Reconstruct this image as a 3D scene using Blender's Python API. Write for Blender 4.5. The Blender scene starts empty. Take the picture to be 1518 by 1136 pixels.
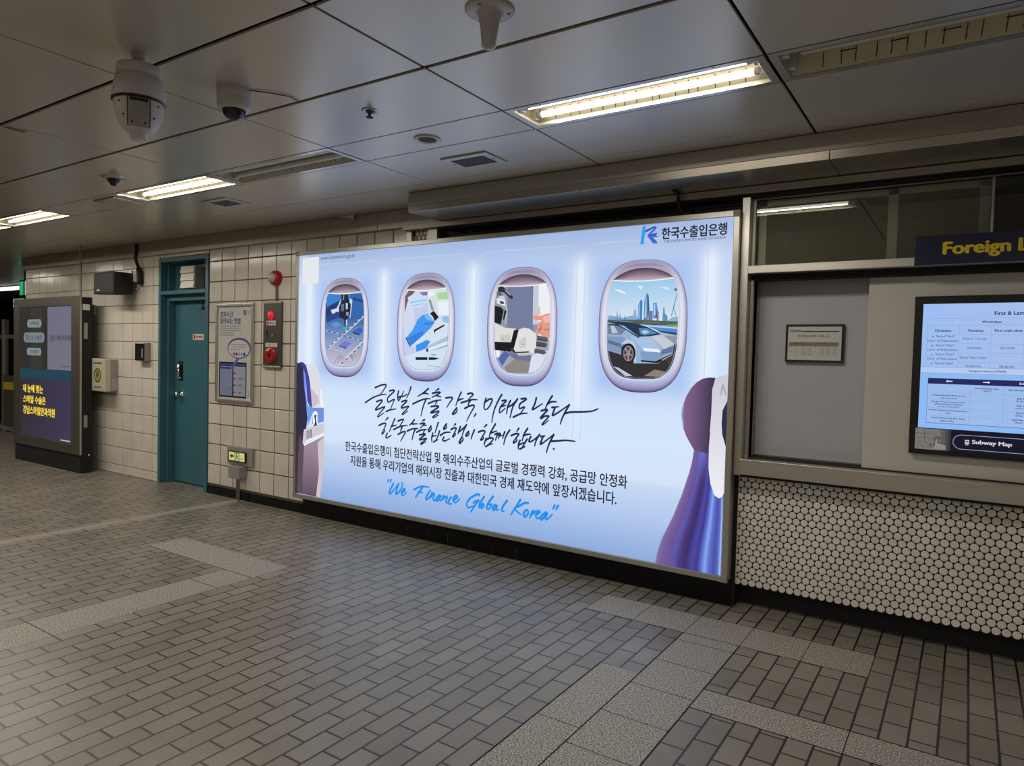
import bpy, bmesh, math, random
from mathutils import Matrix, Vector
random.seed(7)
S = bpy.context.scene
COL = S.collection
# ---------------------------------------------------------------- camera, world, exposure
cam_d = bpy.data.cameras.new('camera'); cam = bpy.data.objects.new('camera', cam_d); COL.objects.link(cam)
cam_d.sensor_width = 36.0; cam_d.lens = 36.0 * 1025.27 / 1518.0; cam_d.clip_start = 0.05; cam_d.clip_end = 100
R = Matrix(((0.83406875, -0.04086081, 0.55014518), (0.5510854, 0.01618953, -0.83429178), (0.02518324, 0.99903368, 0.03602098)))
cam.matrix_world = Matrix.Translation((0, 0, 1.5)) @ R.to_4x4()
S.camera = cam
w = bpy.data.worlds.new('world'); S.world = w; w.use_nodes = True
w.node_tree.nodes['Background'].inputs[0].default_value = (0.9, 0.95, 1, 1)
w.node_tree.nodes['Background'].inputs[1].default_value = 0.02
S.view_settings.view_transform = 'Standard'; S.view_settings.look = 'None'
S.view_settings.exposure = 0.0; S.view_settings.gamma = 1.0; S.view_settings.use_curve_mapping = False
TUBE = 118.0          # radiance of a lit fluorescent tube, downwards
PANEL = 1.0          # radiance of the backlit advertisement
CEIL = 2.70; WALL = 4.30

# ---------------------------------------------------------------- colours and materials
def lin(c):
    return tuple((v / 12.92 if v <= 0.04045 else ((v + 0.055) / 1.055) ** 2.4) for v in c)
def hx(h):
    return lin(tuple(int(h[i:i + 2], 16) / 255 for i in (0, 2, 4)))
def mat(name, color, rough=0.5, metal=0.0, spec=0.5, noise=0.0, nscale=8.0, emit=None, estr=1.0, bump=0.0, bscale=60.0, alpha=None, coat=0.0, streak=None):
    m = bpy.data.materials.new(name); m.use_nodes = True
    nt = m.node_tree; b = nt.nodes['Principled BSDF']
    if isinstance(color, str): color = hx(color)
    b.inputs['Base Color'].default_value = (*color, 1); b.inputs['Roughness'].default_value = rough
    b.inputs['Metallic'].default_value = metal; b.inputs['Specular IOR Level'].default_value = spec
    b.inputs['Coat Weight'].default_value = coat
    if noise or bump:
        tc = nt.nodes.new('ShaderNodeTexCoord'); geo = nt.nodes.new('ShaderNodeNewGeometry')
        vec = geo.outputs['Position']
        if streak:
            mp = nt.nodes.new('ShaderNodeMapping'); mp.inputs['Scale'].default_value = streak
            nt.links.new(vec, mp.inputs['Vector']); vec = mp.outputs['Vector']
    if noise:
        n = nt.nodes.new('ShaderNodeTexNoise'); n.inputs['Scale'].default_value = nscale; n.inputs['Detail'].default_value = 5
        nt.links.new(vec, n.inputs['Vector'])
        mx = nt.nodes.new('ShaderNodeMix'); mx.data_type = 'RGBA'
        nt.links.new(n.outputs['Fac'], mx.inputs['Factor'])
        mx.inputs['A'].default_value = (*[c * (1 - noise) for c in color], 1)
        mx.inputs['B'].default_value = (*[min(1, c * (1 + noise)) for c in color], 1)
        nt.links.new(mx.outputs['Result'], b.inputs['Base Color'])
    if bump:
        n2 = nt.nodes.new('ShaderNodeTexNoise'); n2.inputs['Scale'].default_value = bscale; n2.inputs['Detail'].default_value = 3
        nt.links.new(vec, n2.inputs['Vector'])
        bp = nt.nodes.new('ShaderNodeBump'); bp.inputs['Strength'].default_value = bump; bp.inputs['Distance'].default_value = 0.002
        nt.links.new(n2.outputs['Fac'], bp.inputs['Height']); nt.links.new(bp.outputs['Normal'], b.inputs['Normal'])
    if emit is not None:
        if isinstance(emit, str): emit = hx(emit)
        b.inputs['Emission Color'].default_value = (*emit, 1); b.inputs['Emission Strength'].default_value = estr
    return m
def attr_mat(name, backlit, rough=0.35, spec=0.3, strength=1.0):
    m = bpy.data.materials.new(name); m.use_nodes = True
    nt = m.node_tree; b = nt.nodes['Principled BSDF']
    a = nt.nodes.new('ShaderNodeAttribute'); a.attribute_name = 'Col'
    b.inputs['Roughness'].default_value = rough; b.inputs['Specular IOR Level'].default_value = spec
    if backlit:
        b.inputs['Base Color'].default_value = (0.02, 0.02, 0.02, 1)
        nt.links.new(a.outputs['Color'], b.inputs['Emission Color']); b.inputs['Emission Strength'].default_value = strength
    else:
        nt.links.new(a.outputs['Color'], b.inputs['Base Color'])
    return m
def island_mat(name, color, var, rough, spec=0.5, coat=0.0):
    m = mat(name, color, rough, 0, spec, coat=coat); nt = m.node_tree; b = nt.nodes['Principled BSDF']
    g = nt.nodes.new('ShaderNodeNewGeometry'); mx = nt.nodes.new('ShaderNodeMix'); mx.data_type = 'RGBA'
    nt.links.new(g.outputs['Random Per Island'], mx.inputs['Factor'])
    c = b.inputs['Base Color'].default_value[:3]
    mx.inputs['A'].default_value = (*[v * (1 - var) for v in c], 1); mx.inputs['B'].default_value = (*[min(1, v * (1 + var)) for v in c], 1)
    n = nt.nodes.new('ShaderNodeTexNoise'); n.inputs['Scale'].default_value = 3.0; n.inputs['Detail'].default_value = 6
    nt.links.new(g.outputs['Position'], n.inputs['Vector'])
    rp = nt.nodes.new('ShaderNodeMapRange'); rp.inputs['From Min'].default_value = 0.35; rp.inputs['From Max'].default_value = 0.75
    rp.inputs['To Min'].default_value = 1.0; rp.inputs['To Max'].default_value = 0.86
    nt.links.new(n.outputs['Fac'], rp.inputs['Value'])
    ml = nt.nodes.new('ShaderNodeMix'); ml.data_type = 'RGBA'; ml.blend_type = 'MULTIPLY'; ml.inputs['Factor'].default_value = 1
    nt.links.new(mx.outputs['Result'], ml.inputs['A']); nt.links.new(rp.outputs['Result'], ml.inputs['B'])
    nt.links.new(ml.outputs['Result'], b.inputs['Base Color'])
    return m
def brick_mat():
    m = bpy.data.materials.new('grey_brick_paving'); m.use_nodes = True
    nt = m.node_tree; b = nt.nodes['Principled BSDF']; L = nt.links
    g = nt.nodes.new('ShaderNodeNewGeometry'); sp = nt.nodes.new('ShaderNodeSeparateXYZ'); cb = nt.nodes.new('ShaderNodeCombineXYZ')
    L.new(g.outputs['Position'], sp.inputs[0])
    ax = nt.nodes.new('ShaderNodeMath'); ax.inputs[1].default_value = 0.246 + 0.1017 * 300
    ay = nt.nodes.new('ShaderNodeMath'); ay.inputs[1].default_value = -0.12655 + 0.2043 * 100
    L.new(sp.outputs['X'], ax.inputs[0]); L.new(sp.outputs['Y'], ay.inputs[0])
    L.new(ay.outputs[0], cb.inputs['X']); L.new(ax.outputs[0], cb.inputs['Y'])
    t = nt.nodes.new('ShaderNodeTexBrick'); t.offset = 0.5; t.offset_frequency = 2; t.squash = 1
    t.inputs['Scale'].default_value = 1; t.inputs['Mortar Size'].default_value = 0.005; t.inputs['Mortar Smooth'].default_value = 0.08
    t.inputs['Brick Width'].default_value = 0.2043; t.inputs['Row Height'].default_value = 0.1017; t.inputs['Bias'].default_value = 0
    t.inputs['Color1'].default_value = (0.2, 0.18, 0.15, 1); t.inputs['Color2'].default_value = (0.25, 0.23, 0.197, 1)
    t.inputs['Mortar'].default_value = (0.018, 0.015, 0.012, 1)
    L.new(cb.outputs[0], t.inputs['Vector'])
    n = nt.nodes.new('ShaderNodeTexNoise'); n.inputs['Scale'].default_value = 2.2; n.inputs['Detail'].default_value = 8; n.inputs['Roughness'].default_value = 0.65
    L.new(g.outputs['Position'], n.inputs['Vector'])
    rp = nt.nodes.new('ShaderNodeMapRange'); rp.inputs['From Min'].default_value = 0.3; rp.inputs['From Max'].default_value = 0.7
    rp.inputs['To Min'].default_value = 0.8; rp.inputs['To Max'].default_value = 1.12
    L.new(n.outputs['Fac'], rp.inputs['Value'])
    ml = nt.nodes.new('ShaderNodeMix'); ml.data_type = 'RGBA'; ml.blend_type = 'MULTIPLY'; ml.inputs['Factor'].default_value = 1
    L.new(t.outputs['Color'], ml.inputs['A']); L.new(rp.outputs['Result'], ml.inputs['B'])
    L.new(ml.outputs['Result'], b.inputs['Base Color'])
    n2 = nt.nodes.new('ShaderNodeTexNoise'); n2.inputs['Scale'].default_value = 90; n2.inputs['Detail'].default_value = 3
    L.new(g.outputs['Position'], n2.inputs['Vector'])
    inv = nt.nodes.new('ShaderNodeMath'); inv.operation = 'MULTIPLY_ADD'; inv.inputs[1].default_value = -1.0
    L.new(t.outputs['Fac'], inv.inputs[0])
    sc = nt.nodes.new('ShaderNodeMath'); sc.operation = 'MULTIPLY'; sc.inputs[1].default_value = 0.12
    L.new(n2.outputs['Fac'], sc.inputs[0]); L.new(sc.outputs[0], inv.inputs[2])
    bp = nt.nodes.new('ShaderNodeBump'); bp.inputs['Strength'].default_value = 0.6; bp.inputs['Distance'].default_value = 0.003
    L.new(inv.outputs[0], bp.inputs['Height']); L.new(bp.outputs['Normal'], b.inputs['Normal'])
    b.inputs['Roughness'].default_value = 0.37; b.inputs['Specular IOR Level'].default_value = 0.6
    return m
def granite_mat(name, c0, c1, c2):
    m = bpy.data.materials.new(name); m.use_nodes = True
    nt = m.node_tree; b = nt.nodes['Principled BSDF']; L = nt.links
    g = nt.nodes.new('ShaderNodeNewGeometry')
    n = nt.nodes.new('ShaderNodeTexNoise'); n.inputs['Scale'].default_value = 150; n.inputs['Detail'].default_value = 2; n.inputs['Roughness'].default_value = 0.6
    L.new(g.outputs['Position'], n.inputs['Vector'])
    r = nt.nodes.new('ShaderNodeValToRGB'); e = r.color_ramp.elements
    e[0].position = 0.36; e[0].color = (*c0, 1); e[1].position = 0.64; e[1].color = (*c2, 1)
    k = e.new(0.5); k.color = (*c1, 1)
    L.new(n.outputs['Fac'], r.inputs['Fac']); L.new(r.outputs['Color'], b.inputs['Base Color'])
    b.inputs['Roughness'].default_value = 0.5
    return m

M = {}
M['brick'] = brick_mat()
M['granite'] = granite_mat('speckled_granite', (0.06, 0.055, 0.05), (0.3, 0.28, 0.245), (0.58, 0.55, 0.49))
M['granite_pink'] = granite_mat('speckled_granite_reddish', (0.08, 0.06, 0.05), (0.33, 0.265, 0.22), (0.54, 0.47, 0.4))
M['ceiling'] = mat('satin_ceiling_panel', (0.60, 0.54, 0.46), 0.27, 0.3, 0.5, noise=0.05, nscale=1.5, bump=0.05, bscale=5.0)
M['void'] = mat('dark_void', (0.045, 0.037, 0.03), 0.9)
M['tile'] = island_mat('cream_glazed_tile', (0.72, 0.675, 0.595), 0.05, 0.16, 0.5)
M['grout_light'] = mat('pale_brown_grout', (0.17, 0.125, 0.085), 0.9, noise=0.3, nscale=9)
M['grout_dark'] = mat('dark_brown_grout', (0.09, 0.065, 0.045), 0.9, noise=0.4, nscale=6)
M['disc'] = island_mat('white_round_mosaic', (0.82, 0.785, 0.72), 0.06, 0.25, 0.5)
M['black_tile'] = mat('black_glazed_tile', (0.006, 0.006, 0.008), 0.25, 0, 0.2, noise=0.4, nscale=20)
M['black_grout'] = mat('black_grout', (0.012, 0.011, 0.01), 0.9)
M['steel'] = mat('brushed_stainless_steel', (0.58, 0.56, 0.515), 0.4, 1.0, noise=0.1, nscale=6, bump=0.15, bscale=20, streak=(0.6, 4, 14))
M['steel_dark'] = mat('dull_dark_steel', (0.42, 0.39, 0.345), 0.42, 0.7, noise=0.15, nscale=4, bump=0.1, bscale=14, streak=(0.6, 4, 12))
M['panel_steel'] = mat('dark_panel_steel', (0.13, 0.12, 0.11), 0.4, 0.7, noise=0.1)
M['alu'] = mat('silver_aluminium', (0.5, 0.485, 0.44), 0.35, 0.7)
M['chrome'] = mat('polished_chrome', (0.75, 0.74, 0.72), 0.12, 1.0)
M['white_metal'] = mat('white_enamelled_metal', (0.62, 0.6, 0.54), 0.35)
M['reflector'] = mat('aged_cream_reflector', (0.6, 0.55, 0.4), 0.4, noise=0.12, nscale=14)
M['tube_on'] = mat('lit_fluorescent_tube', (0.9, 0.9, 0.9), 0.4, emit=(1.0, 0.93, 0.80), estr=3.2)
M['tube_off'] = mat('unlit_white_tube', (0.75, 0.74, 0.72), 0.25)
M['flange'] = mat('fixture_flange_metal', (0.5, 0.49, 0.47), 0.25, 0.8)
M['white_plastic'] = mat('white_plastic', (0.6, 0.58, 0.56), 0.4)
M['grey_plastic'] = mat('grey_plastic', (0.3, 0.285, 0.27), 0.45)
M['cream_plastic'] = mat('cream_plastic', (0.52, 0.48, 0.37), 0.45, noise=0.05)
M['black'] = mat('black_plastic', (0.007, 0.007, 0.008), 0.4)
M['slat'] = mat('dark_slat_metal', (0.07, 0.066, 0.06), 0.5, 0.3)
M['black_matte'] = mat('black_matte', (0.006, 0.006, 0.007), 0.75)
M['speaker'] = mat('speaker_charcoal', (0.007, 0.0085, 0.0085), 0.5, bump=0.4, bscale=400)
M['teal'] = mat('teal_painted_steel', (0.042, 0.15, 0.195), 0.42, noise=0.12, nscale=5)
M['teal_frame'] = mat('teal_painted_frame', (0.045, 0.15, 0.185), 0.4, noise=0.1, nscale=5)
M['red'] = mat('red_plastic', (0.36, 0.012, 0.014), 0.3)
M['red_lamp'] = mat('lit_red_lamp', (0.4, 0.01, 0.015), 0.2, emit=(1.0, 0.02, 0.05), estr=0.45)
M['clear'] = mat('clear_lens', (0.55, 0.55, 0.5), 0.1, 0.3)
M['bronze'] = mat('bronze_kiosk_frame', (0.11, 0.098, 0.08), 0.45, 0.4)
M['wall_plain'] = mat('plain_grey_wall', (0.4, 0.38, 0.35), 0.7, noise=0.08)
M['panel_grey'] = mat('grey_backing_panel', (0.47, 0.475, 0.515), 0.55, noise=0.04, nscale=3)
M['panel_white'] = mat('pale_grey_board', (0.6, 0.585, 0.56), 0.5, noise=0.04, nscale=3)
M['film'] = mat('translucent_film_edge', (0.8, 0.82, 0.7), 0.6)
M['olive'] = mat('olive_brown_backing', (0.21, 0.19, 0.14), 0.6, noise=0.15, nscale=3)
M['print'] = attr_mat('printed_colours', False)
M['backlit'] = attr_mat('backlit_print', True, 0.4, 0.15, PANEL)
M['screen'] = attr_mat('lit_screen', True, 0.3, 0.12, 1.0)
M['navy'] = mat('navy_sign', (0.006, 0.009, 0.05), 0.35)
M['green_lamp'] = mat('lit_green_sign', (0.1, 0.5, 0.35), 0.4, emit=(0.1, 0.62, 0.4), estr=1.0)
M['yellow'] = mat('yellow_paint', (0.5, 0.33, 0.03), 0.5)
M['blue_panel'] = mat('blue_grey_panel', (0.03, 0.045, 0.1), 0.4)
M['paper'] = mat('white_paper', (0.62, 0.6, 0.56), 0.6)
M['smoke'] = mat('smoked_plastic', (0.02, 0.018, 0.022), 0.08)
def glass_mat(name, tint, ior_spec=0.5):
    m = bpy.data.materials.new(name); m.use_nodes = True; nt = m.node_tree
    nt.nodes.remove(nt.nodes['Principled BSDF']); out = nt.nodes['Material Output']
    tr = nt.nodes.new('ShaderNodeBsdfTransparent'); tr.inputs[0].default_value = (*tint, 1)
    gl = nt.nodes.new('ShaderNodeBsdfGlossy'); gl.inputs['Roughness'].default_value = 0.0; gl.inputs[0].default_value = (1, 1, 1, 1)
    fr = nt.nodes.new('ShaderNodeFresnel'); fr.inputs['IOR'].default_value = 1.7
    mx = nt.nodes.new('ShaderNodeMixShader')
    nt.links.new(fr.outputs[0], mx.inputs[0]); nt.links.new(tr.outputs[0], mx.inputs[1]); nt.links.new(gl.outputs[0], mx.inputs[2])
    nt.links.new(mx.outputs[0], out.inputs[0]); return m
M['glass'] = glass_mat('window_glass', (0.8, 0.82, 0.78))
M['dark_glass'] = glass_mat('dark_tinted_glass', (0.12, 0.13, 0.15))

# ---------------------------------------------------------------- mesh building
ORG = {}
class MB:
    def __init__(s): s.v = []; s.f = []; s.m = []; s.c = []; s.sm = []
    def add(s, vs, fs, m=0, cols=None, smooth=False):
        o = len(s.v); s.v += [tuple(p) for p in vs]
        s.c += cols if cols else [(1, 1, 1)] * len(vs)
        for f in fs: s.f.append(tuple(i + o for i in f)); s.m.append(m); s.sm.append(smooth)
        return s
    def box(s, x0, x1, y0, y1, z0, z1, m=0):
        if x1 < x0: x0, x1 = x1, x0
        v = [(x, y, z) for z in (z0, z1) for y in (y0, y1) for x in (x0, x1)]
        return s.add(v, [(0, 2, 3, 1), (4, 5, 7, 6), (0, 1, 5, 4), (2, 6, 7, 3), (0, 4, 6, 2), (1, 3, 7, 5)], m)
    def quad(s, a, b, c, d, m=0, cols=None): return s.add([a, b, c, d], [(0, 1, 2, 3)], m, cols)
    def prism(s, poly, y0, y1, m=0):        # poly in (x,z), extruded along y
        n = len(poly); v = [(x, y0, z) for x, z in poly] + [(x, y1, z) for x, z in poly]
        return s.add(v, [tuple(range(n)), tuple(range(2 * n - 1, n - 1, -1))] + [(i, i + n, (i + 1) % n + n, (i + 1) % n) for i in range(n)], m)
    def flat(s, poly, y, col, m=0):         # a flat printed shape facing -y
        if callable(col): cs = [col(p) for p in poly]
        else: cs = [col] * len(poly)
        a = sum(poly[i][0] * poly[(i + 1) % len(poly)][1] - poly[(i + 1) % len(poly)][0] * poly[i][1] for i in range(len(poly)))
        idx = list(range(len(poly)))
        if a < 0: idx.reverse()
        return s.add([(x, y, z) for x, z in poly], [tuple(idx)], m, cs)
    def rect(s, x0, x1, z0, z1, y, col, m=0): return s.flat([(x0, z0), (x1, z0), (x1, z1), (x0, z1)], y, col, m)
    def disc(s, cx, cz, r, y, col, n=20, rz=None, m=0):
        return s.flat([(cx + r * math.cos(2 * math.pi * k / n), cz + (rz or r) * math.sin(2 * math.pi * k / n)) for k in range(n)], y, col, m)
    def lathe(s, prof, c, axis='z', n=32, m=0, smooth=True, caps=True):
        v = []; f = []
        for r, h in prof:
            for k in range(n):
                a = 2 * math.pi * k / n; p = (r * math.cos(a), r * math.sin(a))
                if axis == 'z': v.append((c[0] + p[0], c[1] + p[1], c[2] + h))
                elif axis == 'y': v.append((c[0] + p[0], c[1] + h, c[2] + p[1]))
                else: v.append((c[0] + h, c[1] + p[0], c[2] + p[1]))
        for i in range(len(prof) - 1):
            for k in range(n): f.append((i * n + k, i * n + (k + 1) % n, (i + 1) * n + (k + 1) % n, (i + 1) * n + k))
        s.add(v, f, m, smooth=smooth)
        o = len(s.v) - len(v)
        if caps:
            for i in (0, len(prof) - 1):
                if prof[i][0] > 1e-6:
                    s.f.append(tuple(o + i * n + k for k in range(n))); s.m.append(m); s.sm.append(False)
        return s
    def tube(s, pts, r, n=10, m=0):
        pts = [Vector(p) for p in pts]; v = []; f = []
        for i, p in enumerate(pts):
            d = (pts[min(i + 1, len(pts) - 1)] - pts[max(i - 1, 0)]).normalized()
            u = d.cross(Vector((0, 0, 1))) if abs(d.z) < 0.9 else d.cross(Vector((0, 1, 0)))
            u.normalize(); w_ = d.cross(u)
            for k in range(n):
                a = 2 * math.pi * k / n; v.append(p + r * (math.cos(a) * u + math.sin(a) * w_))
        for i in range(len(pts) - 1):
            for k in range(n): f.append((i * n + k, i * n + (k + 1) % n, (i + 1) * n + (k + 1) % n, (i + 1) * n + k))
        f.append(tuple(range(n))); f.append(tuple(range((len(pts) - 1) * n, len(pts) * n)))
        return s.add(v, f, m, smooth=True)
    def stroke(s, pts, wd, y, col, taper=0.45):     # a brush stroke: smooth ribbon with round ends
        P = [Vector((a, b)) for a, b in pts]
        if len(P) > 2:
            Q = []
            for i in range(len(P) - 1):
                p0, p1, p2, p3 = P[max(i - 1, 0)], P[i], P[i + 1], P[min(i + 2, len(P) - 1)]
                for k in range(4):
                    t = k / 4; Q.append(0.5 * ((2 * p1) + (p2 - p0) * t + (2 * p0 - 5 * p1 + 4 * p2 - p3) * t * t + (3 * p1 - p0 - 3 * p2 + p3) * t ** 3))
            P = Q + [P[-1]]
        n = len(P); Lp = []; Rp = []
        for i in range(n):
            d = (P[min(i + 1, n - 1)] - P[max(i - 1, 0)])
            if d.length < 1e-6: d = Vector((1, 0))
            d.normalize(); nn = Vector((-d.y, d.x)); t = i / (n - 1)
            h = 0.5 * wd * (1 - taper * t * t)
            Lp.append(P[i] + nn * h); Rp.append(P[i] - nn * h)
        v = [(p.x, y, p.y) for p in Lp] + [(p.x, y, p.y) for p in Rp]
        s.add(v, [(i, i + n, i + n + 1, i + 1) for i in range(n - 1)], 0, [col] * (2 * n))
        for e, h in ((0, 0.5 * wd), (n - 1, 0.5 * wd * (1 - taper))):
            s.disc(P[e].x, P[e].y, h, y, col, 10)
        return s
    def text(s, body, x0, z0, h=None, w=None, x1=None, z1=None, y=0, col=(0, 0, 0), bold=0.0, m=0, align='l', shear=0.0):
        key = (body, shear)
        if key not in TXT:
            c = bpy.data.curves.new('t', 'FONT'); c.body = body; c.shear = shear; c.resolution_u = 3
            o = bpy.data.objects.new('t', c); COL.objects.link(o)
            me = bpy.data.meshes.new_from_object(o.evaluated_get(bpy.context.evaluated_depsgraph_get()))
            TXT[key] = ([tuple(q.co) for q in me.vertices], [tuple(p.vertices) for p in me.polygons])
            bpy.data.objects.remove(o); bpy.data.curves.remove(c); bpy.data.meshes.remove(me)
        V, F = TXT[key]
        if not V: return s
        ax0 = min(p[0] for p in V); ax1 = max(p[0] for p in V); ay0 = min(p[1] for p in V); ay1 = max(p[1] for p in V)
        if x1 is not None: w = x1 - x0
        if z1 is not None: h = z1 - z0
        sx = w / (ax1 - ax0) if w else None; sz = h / (ay1 - ay0) if h else None
        sx = sx or sz; sz = sz or sx
        f_ = bold * 0.55
        off = 0 if align == 'l' else (-(ax1 - ax0) * sx / 2 if align == 'c' else -(ax1 - ax0) * sx)
        vs = [(x0 + off + (p[0] - ax0) * sx, y, z0 + (p[1] - ay0) * sz) for p in V]
        s.add(vs, F, m, [col] * len(vs))
        if bold:                        # heavier lettering: the same letters laid again a hair to each side
            for q_, (dx, dz) in enumerate(((f_, 0), (-f_, 0), (0, f_ * .6), (0, -f_ * .6))):
                s.add([(p[0] + dx * sx, p[1] - .00004 * (q_ + 1), p[2] + dz * sz) for p in vs], F, m, [col] * len(vs))
        return s
    def build(s, name, mats, parent=None, bevel=0.0, seg=2, kind=None, ang=35):
        if not isinstance(mats, (list, tuple)): mats = [mats]
        me = bpy.data.meshes.new(name)
        o = Vector((0, 0, 0)); q = parent
        if parent is not None: o = ORG[parent.name]
        me.from_pydata([(p[0] - o[0], p[1] - o[1], p[2] - o[2]) for p in s.v], [], s.f)
        for k in mats: me.materials.append(M[k] if isinstance(k, str) else k)
        me.polygons.foreach_set('material_index', s.m); me.polygons.foreach_set('use_smooth', s.sm)
        if any(c != (1, 1, 1) for c in s.c):
            a = me.color_attributes.new('Col', 'FLOAT_COLOR', 'POINT')
            a.data.foreach_set('color', [k for c in s.c for k in (*c, 1.0)])
        me.validate(); me.update()
        ob = bpy.data.objects.new(name, me); COL.objects.link(ob)
        ORG[ob.name] = Vector(o)
        if parent is not None: ob.parent = parent
        if bevel:
            b = ob.modifiers.new('bevel', 'BEVEL'); b.width = bevel; b.segments = seg; b.limit_method = 'ANGLE'; b.angle_limit = math.radians(ang); b.harden_normals = False
        if kind: ob['kind'] = kind
        return ob
TXT = {}
def thing(name, label, cat, loc, group=None):
    o = bpy.data.objects.new(name, None); COL.objects.link(o); o.location = loc; o.empty_display_size = 0.05
    ORG[o.name] = Vector(loc); o['label'] = label; o['category'] = cat
    if group: o['group'] = group
    return o
def tag(o, label, cat, group=None):
    o['label'] = label; o['category'] = cat
    if group: o['group'] = group
    return o
def struct_root(name, loc):
    o = bpy.data.objects.new(name, None); COL.objects.link(o); o.location = loc; o.empty_display_size = 0.05
    ORG[o.name] = Vector(loc); o['kind'] = 'structure'; return o
def clip(poly, hull):                 # keep the part of a flat shape inside a convex outline
    out = list(poly)
    for i in range(len(hull)):
        (ax, az), (bx, bz) = hull[i], hull[(i + 1) % len(hull)]
        ins = lambda p: (bx - ax) * (p[1] - az) - (bz - az) * (p[0] - ax) >= -1e-9
        src, out = out, []
        for j in range(len(src)):
            p, q = src[j - 1], src[j]
            if ins(p) != ins(q):
                dx, dz = q[0] - p[0], q[1] - p[1]; den = (bx - ax) * dz - (bz - az) * dx
                t = ((bz - az) * (p[0] - ax) - (bx - ax) * (p[1] - az)) / den if abs(den) > 1e-12 else 0
                out.append((p[0] + dx * t, p[1] + dz * t))
            if ins(q): out.append(q)
        if len(out) < 3: return []
    return out
SEAT_ROWS=[(0.18,-1.635,-1.197),(0.205,-1.633,-1.197),(0.23,-1.63,-1.198),(0.255,-1.627,-1.198),(0.28,-1.621,-1.198),(0.305,-1.614,-1.199),(0.33,-1.607,-1.199),(0.355,-1.6,-1.199),(0.38,-1.591,-1.2),(0.405,-1.579,-1.2),(0.43,-1.568,-1.2),(0.455,-1.557,-1.201),(0.48,-1.546,-1.201),(0.505,-1.534,-1.201),(0.53,-1.524,-1.202),(0.555,-1.515,-1.202),(0.58,-1.506,-1.203),(0.605,-1.497,-1.204),(0.63,-1.488,-1.205),(0.655,-1.478,-1.206),(0.68,-1.47,-1.207),(0.705,-1.463,-1.209),(0.73,-1.455,-1.21),(0.755,-1.448,-1.211),(0.78,-1.441,-1.212),(0.805,-1.433,-1.215),(0.83,-1.427,-1.219),(0.855,-1.421,-1.223),(0.88,-1.416,-1.227),(0.905,-1.412,-1.231),(0.93,-1.409,-1.236),(0.955,-1.406,-1.24),(0.98,-1.405,-1.243),(1.005,-1.405,-1.243),(1.03,-1.405,-1.243),(1.055,-1.405,-1.243),(1.08,-1.405,-1.243)]
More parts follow.
